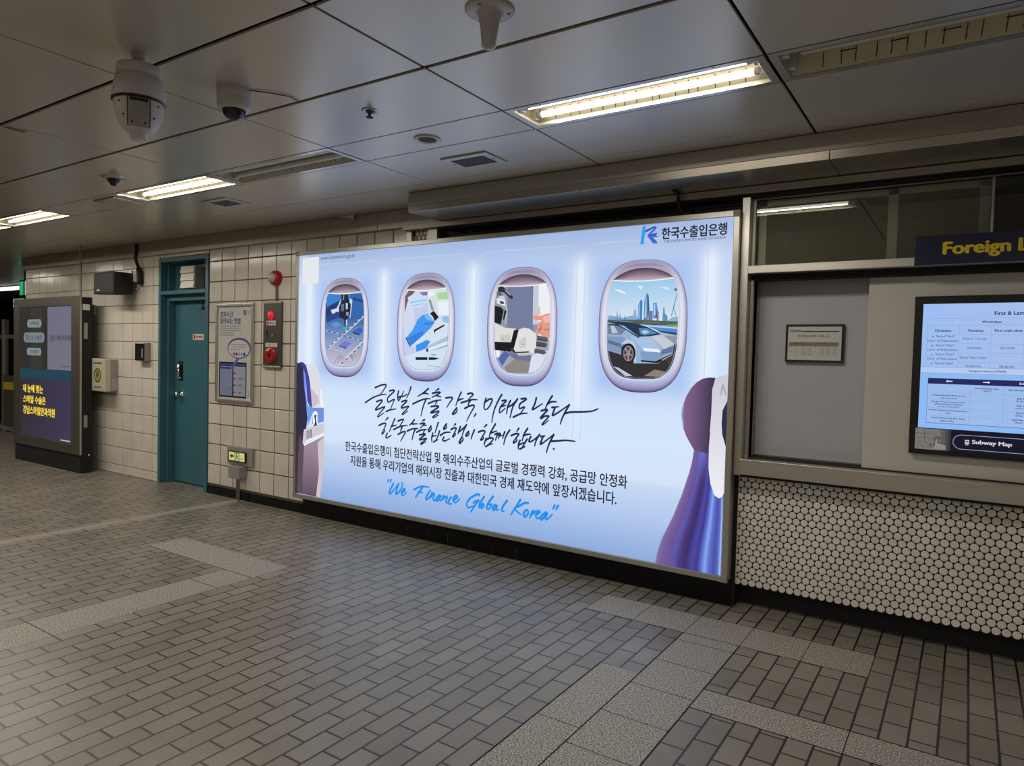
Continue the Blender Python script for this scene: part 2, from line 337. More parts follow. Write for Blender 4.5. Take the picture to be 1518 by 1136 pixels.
HEADLINE=[[(-4.145,1.224),(-4.069,1.249),(-4.018,1.251),(-4.047,1.209),(-4.081,1.173)],[(-4.257,1.091),(-4.225,1.109),(-4.154,1.144),(-4.084,1.165),(-4.014,1.175)],[(-4.126,1.107),(-4.077,1.122),(-4.063,1.113),(-4.13,1.049),(-4.127,1.038),(-4.038,1.069),(-4.038,1.059),(-4.107,0.991),(-4.101,0.982),(-4.039,1.019)],[(-3.98,1.204),(-3.94,1.212),(-3.929,1.202),(-3.997,1.148),(-3.993,1.111),(-3.933,1.136),(-3.928,1.128),(-3.945,1.096),(-3.963,1.056)],[(-4.013,1.031),(-3.968,1.048),(-3.905,1.059)],[(-3.88,1.207),(-3.889,1.169),(-3.88,1.129),(-3.85,1.165),(-3.825,1.209)],[(-3.881,1.156),(-3.85,1.165),(-3.819,1.169),(-3.789,1.188)],[(-3.747,1.247),(-3.764,1.203),(-3.791,1.157)],[(-3.844,1.121),(-3.803,1.135),(-3.79,1.128),(-3.843,1.083),(-3.837,1.071),(-3.776,1.088),(-3.771,1.081),(-3.833,1.025),(-3.828,1.019),(-3.777,1.05)],[(-3.562,1.242),(-3.608,1.21),(-3.672,1.175)],[(-3.623,1.2),(-3.591,1.203),(-3.561,1.197)],[(-3.723,1.111),(-3.656,1.139),(-3.587,1.16),(-3.543,1.161)],[(-3.584,1.158),(-3.613,1.1),(-3.635,1.021)],[(-3.458,1.245),(-3.49,1.226)],[(-3.522,1.207),(-3.437,1.219),(-3.525,1.174)],[(-3.477,1.191),(-3.434,1.182)],[(-3.561,1.123),(-3.492,1.149),(-3.431,1.159)],[(-3.472,1.15),(-3.491,1.121)],[(-3.533,1.101),(-3.47,1.109),(-3.46,1.099),(-3.53,1.058),(-3.522,1.051),(-3.459,1.07),(-3.457,1.058),(-3.511,1.022),(-3.503,1.015),(-3.456,1.039)],[(-3.385,1.177),(-3.334,1.184),(-3.319,1.175),(-3.347,1.141),(-3.373,1.104)],[(-3.235,1.229),(-3.259,1.186),(-3.285,1.124)],[(-3.263,1.164),(-3.241,1.174),(-3.213,1.181)],[(-3.276,1.106),(-3.312,1.065),(-3.311,1.054),(-3.279,1.073),(-3.271,1.094),(-3.281,1.104)],[(-3.174,1.219),(-3.138,1.226),(-3.122,1.216),(-3.146,1.195),(-3.17,1.171)],[(-3.235,1.147),(-3.177,1.165),(-3.127,1.178),(-3.083,1.179)],[(-3.145,1.17),(-3.163,1.147),(-3.164,1.126)],[(-3.198,1.107),(-3.153,1.128),(-3.117,1.136),(-3.108,1.125),(-3.138,1.08),(-3.177,1.011)],[(-3.093,1.071),(-3.106,1.052)],[(-3.001,1.195),(-3.017,1.141),(-3.014,1.111)],[(-3.0,1.171),(-2.964,1.192),(-2.944,1.186),(-2.963,1.144),(-2.988,1.116),(-3.014,1.11)],[(-2.86,1.229),(-2.895,1.173),(-2.927,1.101),(-2.944,1.018)],[(-2.855,1.184),(-2.827,1.189),(-2.821,1.182),(-2.868,1.139),(-2.875,1.093),(-2.826,1.131)],[(-2.864,1.14),(-2.822,1.153)],[(-2.781,1.19),(-2.805,1.143),(-2.812,1.089)],[(-2.805,1.14),(-2.768,1.159),(-2.72,1.205)],[(-2.72,1.205),(-2.759,1.146),(-2.782,1.063)],[(-2.689,1.207),(-2.655,1.212),(-2.648,1.204),(-2.698,1.17),(-2.701,1.136),(-2.665,1.15),(-2.661,1.143),(-2.696,1.096)],[(-2.753,1.07),(-2.712,1.09),(-2.672,1.103),(-2.633,1.106)],[(-2.561,1.221),(-2.573,1.176),(-2.593,1.135),(-2.555,1.154),(-2.51,1.183)],[(-2.431,1.241),(-2.461,1.197),(-2.485,1.149)],[(-2.465,1.184),(-2.436,1.2),(-2.396,1.202)],[(-2.517,1.131),(-2.481,1.142),(-2.469,1.137),(-2.518,1.086),(-2.515,1.078),(-2.49,1.094),(-2.458,1.099),(-2.458,1.09),(-2.505,1.041),(-2.501,1.033),(-2.459,1.066)],[(-2.43,1.161),(-2.376,1.169)],[(-2.405,1.163),(-2.424,1.113),(-2.418,1.106),(-2.362,1.14),(-2.297,1.186)],[(-2.293,1.188),(-2.325,1.132),(-2.348,1.087),(-2.359,1.049)],[(-2.329,1.124),(-2.28,1.137),(-2.199,1.144),(-2.119,1.154),(-2.073,1.173)],[(-3.992,0.981),(-4.018,0.958)],[(-4.092,0.909),(-4.049,0.928),(-4.015,0.93),(-4.032,0.889),(-4.058,0.848)],[(-4.058,0.844),(-4.047,0.845),(-4.026,0.87),(-4.035,0.885)],[(-3.915,0.979),(-3.942,0.928),(-3.975,0.864)],[(-3.953,0.912),(-3.898,0.927)],[(-3.996,0.851),(-4.012,0.82),(-3.998,0.813),(-3.951,0.839)],[(-3.88,0.961),(-3.834,0.978),(-3.821,0.973),(-3.863,0.918)],[(-3.926,0.888),(-3.853,0.919),(-3.776,0.934)],[(-3.832,0.918),(-3.847,0.888),(-3.844,0.877)],[(-3.877,0.852),(-3.831,0.874),(-3.795,0.879),(-3.82,0.84),(-3.847,0.799)],[(-3.703,0.984),(-3.726,0.959),(-3.756,0.936)],[(-3.725,0.949),(-3.67,0.954)],[(-3.777,0.888),(-3.719,0.91),(-3.661,0.916)],[(-3.691,0.912),(-3.711,0.868),(-3.724,0.819)],[(-3.596,0.993),(-3.621,0.98)],[(-3.642,0.956),(-3.591,0.965),(-3.639,0.923)],[(-3.61,0.948),(-3.575,0.949)],[(-3.676,0.886),(-3.629,0.907),(-3.57,0.917)],[(-3.594,0.912),(-3.608,0.884)],[(-3.645,0.866),(-3.593,0.88),(-3.591,0.872),(-3.642,0.834),(-3.637,0.828),(-3.577,0.844),(-3.577,0.837),(-3.63,0.799),(-3.623,0.793),(-3.577,0.82)],[(-3.529,0.947),(-3.552,0.915),(-3.549,0.9),(-3.528,0.917),(-3.523,0.932),(-3.532,0.939)],[(-3.455,0.981),(-3.468,0.944),(-3.486,0.896)],[(-3.509,0.892),(-3.519,0.85),(-3.514,0.819)],[(-3.517,0.865),(-3.472,0.878)],[(-3.44,0.915),(-3.454,0.877),(-3.476,0.837)],[(-3.496,0.824),(-3.454,0.846)],[(-3.372,0.976),(-3.398,0.944),(-3.397,0.93),(-3.376,0.944),(-3.371,0.957),(-3.382,0.96)],[(-3.432,0.881),(-3.384,0.907),(-3.333,0.913)],[(-3.396,0.87),(-3.407,0.846),(-3.386,0.841),(-3.338,0.862)],[(-3.283,0.982),(-3.298,0.966)],[(-3.327,0.934),(-3.301,0.948),(-3.275,0.949),(-3.29,0.918),(-3.308,0.889)],[(-3.309,0.884),(-3.304,0.881),(-3.282,0.902),(-3.288,0.912)],[(-3.235,0.965),(-3.249,0.935),(-3.257,0.907)],[(-3.253,0.921),(-3.215,0.948),(-3.178,0.983)],[(-3.178,0.983),(-3.202,0.939),(-3.216,0.898)],[(-3.218,0.886),(-3.242,0.848),(-3.238,0.835),(-3.21,0.861),(-3.207,0.875),(-3.218,0.884)],[(-3.155,0.934),(-3.18,0.908),(-3.176,0.896),(-3.156,0.908),(-3.151,0.921),(-3.162,0.924)],[(-3.101,0.95),(-3.119,0.912),(-3.132,0.878)],[(-2.99,0.997),(-3.012,0.977)],[(-3.064,0.936),(-3.029,0.949),(-3.002,0.946),(-3.02,0.914),(-3.04,0.888)],[(-3.04,0.881),(-3.035,0.878),(-3.015,0.895),(-3.02,0.907)],[(-2.909,1.009),(-2.936,0.968),(-2.957,0.933),(-2.962,0.903)],[(-2.951,0.938),(-2.896,0.958)],[(-2.989,0.895),(-3.002,0.866),(-3.008,0.84)],[(-2.998,0.879),(-2.958,0.9),(-2.926,0.898),(-2.949,0.867),(-2.993,0.833)],[(-2.993,0.833),(-2.961,0.851),(-2.931,0.86)],[(-2.911,0.932),(-2.881,0.942),(-2.896,0.915),(-2.906,0.888)],[(-2.895,0.933),(-2.863,0.942),(-2.873,0.92),(-2.88,0.901)],[(-2.875,0.922),(-2.849,0.929)],[(-2.824,0.957),(-2.835,0.933),(-2.842,0.906)],[(-2.781,0.973),(-2.815,0.922),(-2.831,0.863)],[(-2.703,0.992),(-2.721,0.967)],[(-2.767,0.934),(-2.734,0.949),(-2.701,0.951),(-2.726,0.919),(-2.746,0.893)],[(-2.747,0.887),(-2.741,0.884),(-2.717,0.902),(-2.722,0.916)],[(-2.627,0.997),(-2.654,0.958),(-2.671,0.905)],[(-2.663,0.942),(-2.631,0.954),(-2.601,0.957)],[(-2.689,0.906),(-2.703,0.873),(-2.701,0.841)],[(-2.697,0.873),(-2.656,0.893)],[(-2.63,0.919),(-2.652,0.884),(-2.67,0.856)],[(-2.687,0.844),(-2.645,0.865)],[(-2.598,0.94),(-2.612,0.915),(-2.607,0.902),(-2.569,0.922),(-2.526,0.962)],[(-2.526,0.962),(-2.551,0.922),(-2.565,0.876)],[(-2.516,0.949),(-2.48,0.956)],[(-2.496,0.952),(-2.51,0.917),(-2.517,0.899),(-2.512,0.894),(-2.466,0.927),(-2.412,0.971)],[(-2.41,0.971),(-2.434,0.925),(-2.454,0.88),(-2.465,0.838)],[(-2.437,0.921),(-2.38,0.929),(-2.309,0.939),(-2.241,0.938)],[(-2.407,0.871),(-2.405,0.865)]]
SLOGAN=[[(-3.972,0.467),(-3.985,0.447)],[(-3.944,0.47),(-3.957,0.448)],[(-3.916,0.443),(-3.959,0.373),(-3.962,0.354),(-3.938,0.363),(-3.861,0.447)],[(-3.861,0.447),(-3.886,0.377),(-3.882,0.359),(-3.842,0.393),(-3.818,0.442),(-3.827,0.462)],[(-3.821,0.38),(-3.789,0.405),(-3.802,0.413),(-3.827,0.377),(-3.812,0.355),(-3.773,0.389)],[(-3.691,0.42),(-3.649,0.443),(-3.604,0.458),(-3.539,0.459)],[(-3.597,0.457),(-3.641,0.403),(-3.676,0.356)],[(-3.648,0.403),(-3.605,0.408)],[(-3.538,0.417),(-3.565,0.368),(-3.557,0.356),(-3.524,0.384)],[(-3.522,0.434),(-3.53,0.427)],[(-3.503,0.419),(-3.527,0.373)],[(-3.521,0.382),(-3.48,0.417),(-3.492,0.373),(-3.48,0.36),(-3.457,0.378)],[(-3.426,0.409),(-3.459,0.378),(-3.453,0.359),(-3.419,0.393),(-3.411,0.411),(-3.425,0.377),(-3.412,0.368),(-3.391,0.382)],[(-3.385,0.409),(-3.406,0.37)],[(-3.397,0.383),(-3.351,0.409),(-3.362,0.366),(-3.347,0.358)],[(-3.311,0.409),(-3.335,0.377),(-3.329,0.354),(-3.304,0.359)],[(-3.286,0.391),(-3.249,0.418),(-3.268,0.427),(-3.292,0.39),(-3.268,0.372),(-3.227,0.408)],[(-3.041,0.458),(-3.057,0.466),(-3.125,0.427),(-3.158,0.381),(-3.145,0.35),(-3.101,0.369)],[(-3.046,0.42),(-3.08,0.407),(-3.098,0.39)],[(-3.055,0.413),(-3.085,0.371),(-3.118,0.32)],[(-2.997,0.454),(-3.035,0.398),(-3.041,0.367),(-3.023,0.372)],[(-3.008,0.4),(-3.028,0.377),(-3.016,0.365),(-2.995,0.389),(-3.006,0.401)],[(-2.915,0.467),(-2.955,0.414),(-2.972,0.372),(-2.949,0.37),(-2.924,0.408),(-2.95,0.4)],[(-2.895,0.408),(-2.917,0.38),(-2.906,0.365),(-2.874,0.408),(-2.888,0.369),(-2.863,0.376)],[(-2.789,0.452),(-2.823,0.408),(-2.834,0.372),(-2.816,0.37)],[(-2.674,0.475),(-2.712,0.413),(-2.753,0.354)],[(-2.607,0.46),(-2.639,0.455),(-2.684,0.427),(-2.722,0.405),(-2.7,0.386),(-2.665,0.367)],[(-2.626,0.405),(-2.643,0.375),(-2.63,0.355),(-2.604,0.388),(-2.613,0.41),(-2.628,0.402)],[(-2.566,0.41),(-2.591,0.353)],[(-2.584,0.374),(-2.536,0.412),(-2.541,0.403)],[(-2.535,0.388),(-2.508,0.408),(-2.519,0.416),(-2.54,0.38),(-2.523,0.359),(-2.493,0.38)],[(-2.456,0.415),(-2.493,0.382),(-2.494,0.354),(-2.46,0.39),(-2.445,0.416),(-2.457,0.373),(-2.446,0.365),(-2.406,0.406)],[(-2.387,0.473),(-2.4,0.446)],[(-2.36,0.475),(-2.375,0.445)]]
ART_CHIP=[('1c3f86',[(-4.771,1.945),(-4.678,1.969),(-4.591,2.019),(-4.592,1.818),(-4.751,1.775)]),('2f7fd0',[(-4.763,2.016),(-4.585,2.032),(-4.583,1.967),(-4.754,1.909)]),('1b2f66',[(-4.767,1.891),(-4.614,1.95),(-4.594,1.906),(-4.759,1.82)]),('2b63ac',[(-4.466,2.015),(-4.32,2.011),(-4.285,1.806),(-4.449,1.816)]),('1d3f80',[(-4.429,1.989),(-4.295,1.959),(-4.294,1.934),(-4.428,1.963)]),('bfe0f5',[(-4.702,1.881),(-4.626,1.897),(-4.565,1.984),(-4.594,1.879),(-4.676,1.845)]),('bfd7f0',[(-4.465,1.981),(-4.434,1.963),(-4.444,1.877),(-4.455,1.816),(-4.474,1.817)]),('10182e',[(-4.572,2.019),(-4.491,2.016),(-4.474,1.955),(-4.451,1.924),(-4.459,1.834),(-4.498,1.795),(-4.533,1.798),(-4.592,1.818),(-4.598,1.906),(-4.57,1.957)]),('7d90b8',[(-4.546,2.009),(-4.534,2.009),(-4.537,1.965),(-4.552,1.966)]),('b8cbe6',[(-4.514,1.939),(-4.489,1.938),(-4.488,1.886),(-4.51,1.887)]),('5a6c96',[(-4.57,1.931),(-4.536,1.931),(-4.534,1.87),(-4.568,1.87)]),('d9e6f5',[(-4.613,1.888),(-4.597,1.879),(-4.6,1.862),(-4.615,1.866)]),('8aa0c8',[(-4.506,1.86),(-4.475,1.86),(-4.48,1.83),(-4.505,1.83)]),('0b1020',[(-4.528,1.8),(-4.508,1.8),(-4.509,1.73),(-4.524,1.73)]),('c8d8f0',[(-4.508,1.795),(-4.49,1.795),(-4.494,1.743),(-4.505,1.739)]),('35b59a',[(-4.552,1.726),(-4.496,1.739),(-4.474,1.719),(-4.514,1.702)]),('5b8fd0',[(-4.699,1.757),(-4.623,1.783),(-4.559,1.752),(-4.634,1.723)]),('2f62c0',[(-4.421,1.695),(-4.337,1.729),(-4.291,1.704),(-4.336,1.669)]),('141c3c',[(-4.421,1.691),(-4.336,1.669),(-4.336,1.659),(-4.421,1.679)]),('6f78d8',[(-4.587,1.577),(-4.518,1.612),(-4.431,1.593),(-4.498,1.551)]),('39406e',[(-4.587,1.574),(-4.498,1.554),(-4.498,1.543),(-4.586,1.565)]),('b9c6dc',[(-4.752,1.535),(-4.74,1.553),(-4.304,1.827),(-4.289,1.814),(-4.72,1.535)]),('98aed2',[(-4.756,1.695),(-4.75,1.708),(-4.287,1.618),(-4.289,1.605)]),('c5cfe0',[(-4.582,1.396),(-4.583,1.414),(-4.284,1.627),(-4.284,1.605),(-4.551,1.402)]),('aab4cc',[(-4.695,1.558),(-4.466,1.504),(-4.472,1.491),(-4.707,1.549)]),('1a2344',[(-4.74,1.548),(-4.712,1.566),(-4.706,1.559),(-4.734,1.541)]),('1a2344',[(-4.689,1.581),(-4.661,1.599),(-4.656,1.592),(-4.683,1.574)]),('1a2344',[(-4.638,1.613),(-4.611,1.631),(-4.605,1.624),(-4.633,1.606)]),('1a2344',[(-4.588,1.645),(-4.561,1.663),(-4.556,1.656),(-4.583,1.638)]),('1a2344',[(-4.539,1.677),(-4.512,1.694),(-4.506,1.687),(-4.533,1.67)]),('1a2344',[(-4.49,1.708),(-4.463,1.725),(-4.458,1.718),(-4.484,1.701)]),('1a2344',[(-4.441,1.739),(-4.414,1.756),(-4.409,1.749),(-4.436,1.732)]),('1a2344',[(-4.393,1.77),(-4.366,1.787),(-4.361,1.78),(-4.388,1.763)]),('1a2344',[(-4.345,1.8),(-4.319,1.817),(-4.314,1.81),(-4.34,1.794)]),('1a2344',[(-4.558,1.415),(-4.528,1.435),(-4.523,1.428),(-4.552,1.408)]),('1a2344',[(-4.508,1.449),(-4.479,1.469),(-4.474,1.462),(-4.503,1.442)]),('1a2344',[(-4.46,1.483),(-4.43,1.503),(-4.425,1.496),(-4.454,1.476)]),('1a2344',[(-4.411,1.517),(-4.382,1.536),(-4.377,1.53),(-4.406,1.51)]),('1a2344',[(-4.363,1.55),(-4.335,1.57),(-4.33,1.563),(-4.358,1.544)]),('1a2344',[(-4.316,1.584),(-4.287,1.603),(-4.282,1.596),(-4.311,1.577)]),('1a2344',[(-4.73,1.701),(-4.694,1.694),(-4.694,1.687),(-4.73,1.694)]),('1a2344',[(-4.663,1.688),(-4.627,1.681),(-4.627,1.674),(-4.663,1.681)]),('1a2344',[(-4.596,1.675),(-4.561,1.668),(-4.561,1.661),(-4.596,1.668)]),('1a2344',[(-4.531,1.662),(-4.496,1.655),(-4.496,1.648),(-4.531,1.655)]),('1a2344',[(-4.466,1.649),(-4.431,1.642),(-4.431,1.635),(-4.466,1.642)]),('1a2344',[(-4.402,1.636),(-4.368,1.63),(-4.367,1.623),(-4.402,1.629)]),('1a2344',[(-4.338,1.624),(-4.305,1.617),(-4.304,1.61),(-4.338,1.617)]),('9a8fa8',[(-4.453,1.487),(-4.441,1.49),(-4.403,1.44),(-4.409,1.437)]),('9a8fa8',[(-4.449,1.489),(-4.435,1.491),(-4.389,1.454),(-4.395,1.452)]),('9a8fa8',[(-4.444,1.492),(-4.429,1.491),(-4.375,1.468),(-4.381,1.466)]),('9a8fa8',[(-4.439,1.495),(-4.423,1.491),(-4.36,1.482),(-4.366,1.48)]),('9a8fa8',[(-4.434,1.497),(-4.417,1.491),(-4.346,1.496),(-4.352,1.494)]),('8f84a0',[(-4.584,1.484),(-4.576,1.484),(-4.646,1.412),(-4.655,1.414)]),('8f84a0',[(-4.577,1.484),(-4.568,1.485),(-4.595,1.414),(-4.604,1.415)]),('8f84a0',[(-4.569,1.485),(-4.561,1.485),(-4.545,1.415),(-4.554,1.416)]),('8f84a0',[(-4.562,1.485),(-4.553,1.485),(-4.495,1.416),(-4.504,1.418)]),('8f84a0',[(-4.554,1.485),(-4.545,1.485),(-4.446,1.417),(-4.454,1.419)])]
ART_LAB=[('d7e6cf',[(-3.524,2.015),(-3.353,2.018),(-3.351,1.923),(-3.511,1.927)]),('a9d3a8',[(-3.502,1.994),(-3.395,2.003),(-3.372,1.948),(-3.489,1.943)]),('e6eef6',[(-3.489,1.927),(-3.382,1.928),(-3.379,1.817),(-3.481,1.826)]),('8fc0e8',[(-3.443,1.809),(-3.348,1.816),(-3.346,1.75),(-3.431,1.768)]),('cfd6ee',[(-3.84,1.874),(-3.777,1.899),(-3.724,1.821),(-3.722,1.736),(-3.805,1.65),(-3.845,1.65)]),('7d5560',[(-3.831,1.978),(-3.792,2.024),(-3.721,2.016),(-3.768,1.976),(-3.801,1.934),(-3.833,1.84)]),('e3c9c9',[(-3.718,2.015),(-3.634,2.016),(-3.7,2.004)]),('c2cbe4',[(-3.737,1.881),(-3.593,1.929),(-3.579,1.836),(-3.651,1.82),(-3.722,1.761)]),('c6def6',[(-3.802,1.968),(-3.701,2.01),(-3.599,1.956),(-3.593,1.936),(-3.666,1.884),(-3.742,1.881),(-3.783,1.916)]),('9fc3ea',[(-3.778,1.933),(-3.599,1.95),(-3.598,1.939),(-3.772,1.92)]),('9fc3ea',[(-3.76,1.903),(-3.631,1.921),(-3.642,1.912),(-3.748,1.892)]),('8a6fae',[(-3.68,2.006),(-3.573,2.008),(-3.599,1.978),(-3.644,1.979)]),('e9eef8',[(-3.595,2.005),(-3.518,2.015),(-3.528,1.978),(-3.582,1.958)]),('c3cdf0',[(-3.84,1.65),(-3.805,1.65),(-3.751,1.573),(-3.689,1.573),(-3.688,1.531),(-3.812,1.494),(-3.836,1.528)]),('1e2440',[(-3.816,1.641),(-3.799,1.65),(-3.757,1.577),(-3.768,1.568)]),('4497f0',[(-3.642,1.824),(-3.584,1.832),(-3.512,1.768),(-3.547,1.726),(-3.624,1.667),(-3.763,1.573),(-3.807,1.645),(-3.738,1.71),(-3.695,1.787)]),('2f7fe0',[(-3.793,1.641),(-3.636,1.701),(-3.624,1.667),(-3.759,1.577)]),('74b5fb',[(-3.628,1.82),(-3.584,1.828),(-3.523,1.773),(-3.594,1.786)]),('2f7fe0',[(-3.627,1.761),(-3.517,1.768),(-3.538,1.747),(-3.615,1.744)]),('3a8df0',[(-3.703,1.584),(-3.59,1.627),(-3.554,1.615),(-3.599,1.558),(-3.697,1.529)]),('8a98a8',[(-3.582,1.941),(-3.559,1.945),(-3.522,1.86),(-3.546,1.854)]),('15181f',[(-3.565,1.836),(-3.525,1.856),(-3.473,1.805),(-3.512,1.774),(-3.535,1.81)]),('15181f',[(-3.523,1.705),(-3.42,1.748),(-3.412,1.738),(-3.502,1.696),(-3.512,1.676)]),('15181f',[(-3.494,1.633),(-3.438,1.64),(-3.436,1.626),(-3.486,1.62)]),('d5e2ee',[(-3.558,1.668),(-3.365,1.676),(-3.363,1.602),(-3.534,1.584)]),('4aa0ee',[(-3.491,1.605),(-3.432,1.618),(-3.426,1.593),(-3.48,1.588)]),('a9c2d8',[(-3.594,1.573),(-3.359,1.668),(-3.358,1.635),(-3.511,1.559),(-3.588,1.558)]),('d9e8f4',[(-3.588,1.556),(-3.358,1.627),(-3.357,1.602),(-3.576,1.532)]),('90aec8',[(-3.576,1.534),(-3.357,1.598),(-3.357,1.586),(-3.571,1.522)]),('20283a',[(-3.594,1.558),(-3.572,1.558),(-3.571,1.533),(-3.593,1.532)]),('cfe0f3',[(-3.835,1.489),(-3.587,1.532),(-3.341,1.582),(-3.335,1.384),(-3.832,1.368)]),('bcd0ea',[(-3.579,1.532),(-3.572,1.533),(-3.566,1.397),(-3.575,1.397)]),('10141c',[(-3.704,1.488),(-3.58,1.49),(-3.579,1.468),(-3.703,1.465)]),('10141c',[(-3.565,1.49),(-3.507,1.49),(-3.458,1.483),(-3.507,1.47),(-3.565,1.468)]),('7f93a8',[(-3.543,1.512),(-3.499,1.517),(-3.494,1.507),(-3.54,1.503)]),('9fb6d0',[(-3.568,1.427),(-3.443,1.418),(-3.445,1.413),(-3.568,1.42)])]
ART_ROBOT=[('747c9c',[(-2.835,2.04),(-2.611,2.032),(-2.602,1.532),(-2.819,1.528)]),('c3cad6',[(-2.613,2.032),(-2.563,2.03),(-2.554,1.743),(-2.609,1.743)]),('eceff2',[(-2.566,2.038),(-2.451,2.033),(-2.438,1.635),(-2.564,1.634)]),('d8b9b0',[(-2.567,1.867),(-2.553,1.867),(-2.547,1.813),(-2.565,1.813)]),('8d8584',[(-2.846,1.431),(-2.746,1.497),(-2.611,1.508),(-2.631,1.398),(-2.815,1.392)]),('6d7291',[(-2.819,1.528),(-2.607,1.532),(-2.61,1.481),(-2.746,1.489)]),('d5dfee',[(-2.611,1.524),(-2.436,1.573),(-2.431,1.404),(-2.635,1.397)]),('4e66ab',[(-2.901,1.494),(-2.844,1.552),(-2.8,1.524),(-2.865,1.438)]),('e8edf5',[(-2.938,1.558),(-2.879,1.559),(-2.892,1.502),(-2.926,1.502)]),('8e94a2',[(-2.94,1.963),(-2.841,1.929),(-2.823,1.816),(-2.845,1.735),(-2.944,1.757)]),('14161c',[(-2.944,1.883),(-2.888,1.873),(-2.863,1.849),(-2.884,1.745),(-2.941,1.761)]),('dfe5ec',[(-2.926,1.94),(-2.851,1.925),(-2.842,1.873),(-2.925,1.902)]),('aeb8c6',[(-2.85,1.921),(-2.826,1.856),(-2.832,1.776),(-2.85,1.744),(-2.847,1.809)]),('14161c',[(-2.853,1.857),(-2.835,1.84),(-2.856,1.777),(-2.866,1.785)]),('262b36',[(-2.917,2.018),(-2.88,2.024),(-2.853,2.007),(-2.819,1.982),(-2.787,1.951),(-2.782,1.931),(-2.796,1.929),(-2.825,1.948),(-2.861,1.977),(-2.891,1.984),(-2.916,1.98)]),('9aa4b4',[(-2.858,2.003),(-2.818,1.977),(-2.796,1.951),(-2.818,1.96),(-2.852,1.988)]),('5f6878',[(-2.928,1.986),(-2.891,1.983),(-2.871,1.96),(-2.905,1.954),(-2.929,1.963)]),('c9d2de',[(-2.905,1.954),(-2.866,1.953),(-2.85,1.929),(-2.875,1.925),(-2.905,1.937)]),('2c323e',[(-2.904,1.918),(-2.865,1.912),(-2.857,1.895),(-2.889,1.896)]),('dcdbd8',[(-2.944,1.759),(-2.844,1.72),(-2.751,1.714),(-2.766,1.664),(-2.796,1.615),(-2.94,1.618)]),('c9c7c3',[(-2.887,1.664),(-2.8,1.672),(-2.796,1.615),(-2.885,1.619)]),('111216',[(-2.937,1.618),(-2.798,1.615),(-2.764,1.601),(-2.794,1.546),(-2.935,1.557)]),('111216',[(-2.767,1.703),(-2.726,1.706),(-2.746,1.633),(-2.768,1.565),(-2.797,1.575),(-2.782,1.648)]),('e0dfdd',[(-2.724,1.708),(-2.678,1.721),(-2.631,1.712),(-2.573,1.673),(-2.575,1.587),(-2.592,1.53),(-2.7,1.524),(-2.767,1.551),(-2.743,1.641)]),('c6c4c2',[(-2.767,1.553),(-2.635,1.555),(-2.592,1.53),(-2.653,1.521),(-2.719,1.518)]),('cfcdcb',[(-2.722,1.633),(-2.657,1.641),(-2.659,1.578),(-2.716,1.573)]),('2a2a2c',[(-2.682,1.646),(-2.673,1.646),(-2.672,1.639),(-2.682,1.639)]),('2a2a2c',[(-2.689,1.605),(-2.68,1.605),(-2.68,1.598),(-2.689,1.597)]),('2a2a2c',[(-2.864,1.64),(-2.857,1.64),(-2.856,1.634),(-2.864,1.633)]),('17181c',[(-2.796,1.56),(-2.763,1.565),(-2.748,1.544),(-2.635,1.551),(-2.635,1.543),(-2.748,1.536)]),('e39a88',[(-2.61,1.796),(-2.588,1.807),(-2.542,1.805),(-2.48,1.821),(-2.457,1.817),(-2.458,1.642),(-2.501,1.648),(-2.547,1.673),(-2.595,1.687),(-2.556,1.719),(-2.568,1.749),(-2.532,1.772),(-2.587,1.774)]),('c97767',[(-2.556,1.719),(-2.531,1.743),(-2.534,1.704),(-2.566,1.681)]),('f3b7a6',[(-2.528,1.797),(-2.461,1.811),(-2.462,1.758),(-2.513,1.754)]),('c97767',[(-2.512,1.712),(-2.465,1.711),(-2.465,1.702),(-2.512,1.702)]),('5d5d60',[(-2.571,1.667),(-2.492,1.654),(-2.472,1.636),(-2.491,1.622),(-2.566,1.632)]),('4c4c50',[(-2.575,1.623),(-2.496,1.615),(-2.482,1.599),(-2.499,1.582),(-2.574,1.59)]),('56565a',[(-2.586,1.571),(-2.503,1.561),(-2.489,1.545),(-2.506,1.53),(-2.589,1.543)]),('35353a',[(-2.566,1.642),(-2.483,1.63),(-2.491,1.622),(-2.566,1.632)]),('2f2f34',[(-2.574,1.599),(-2.49,1.589),(-2.499,1.582),(-2.574,1.59)])]
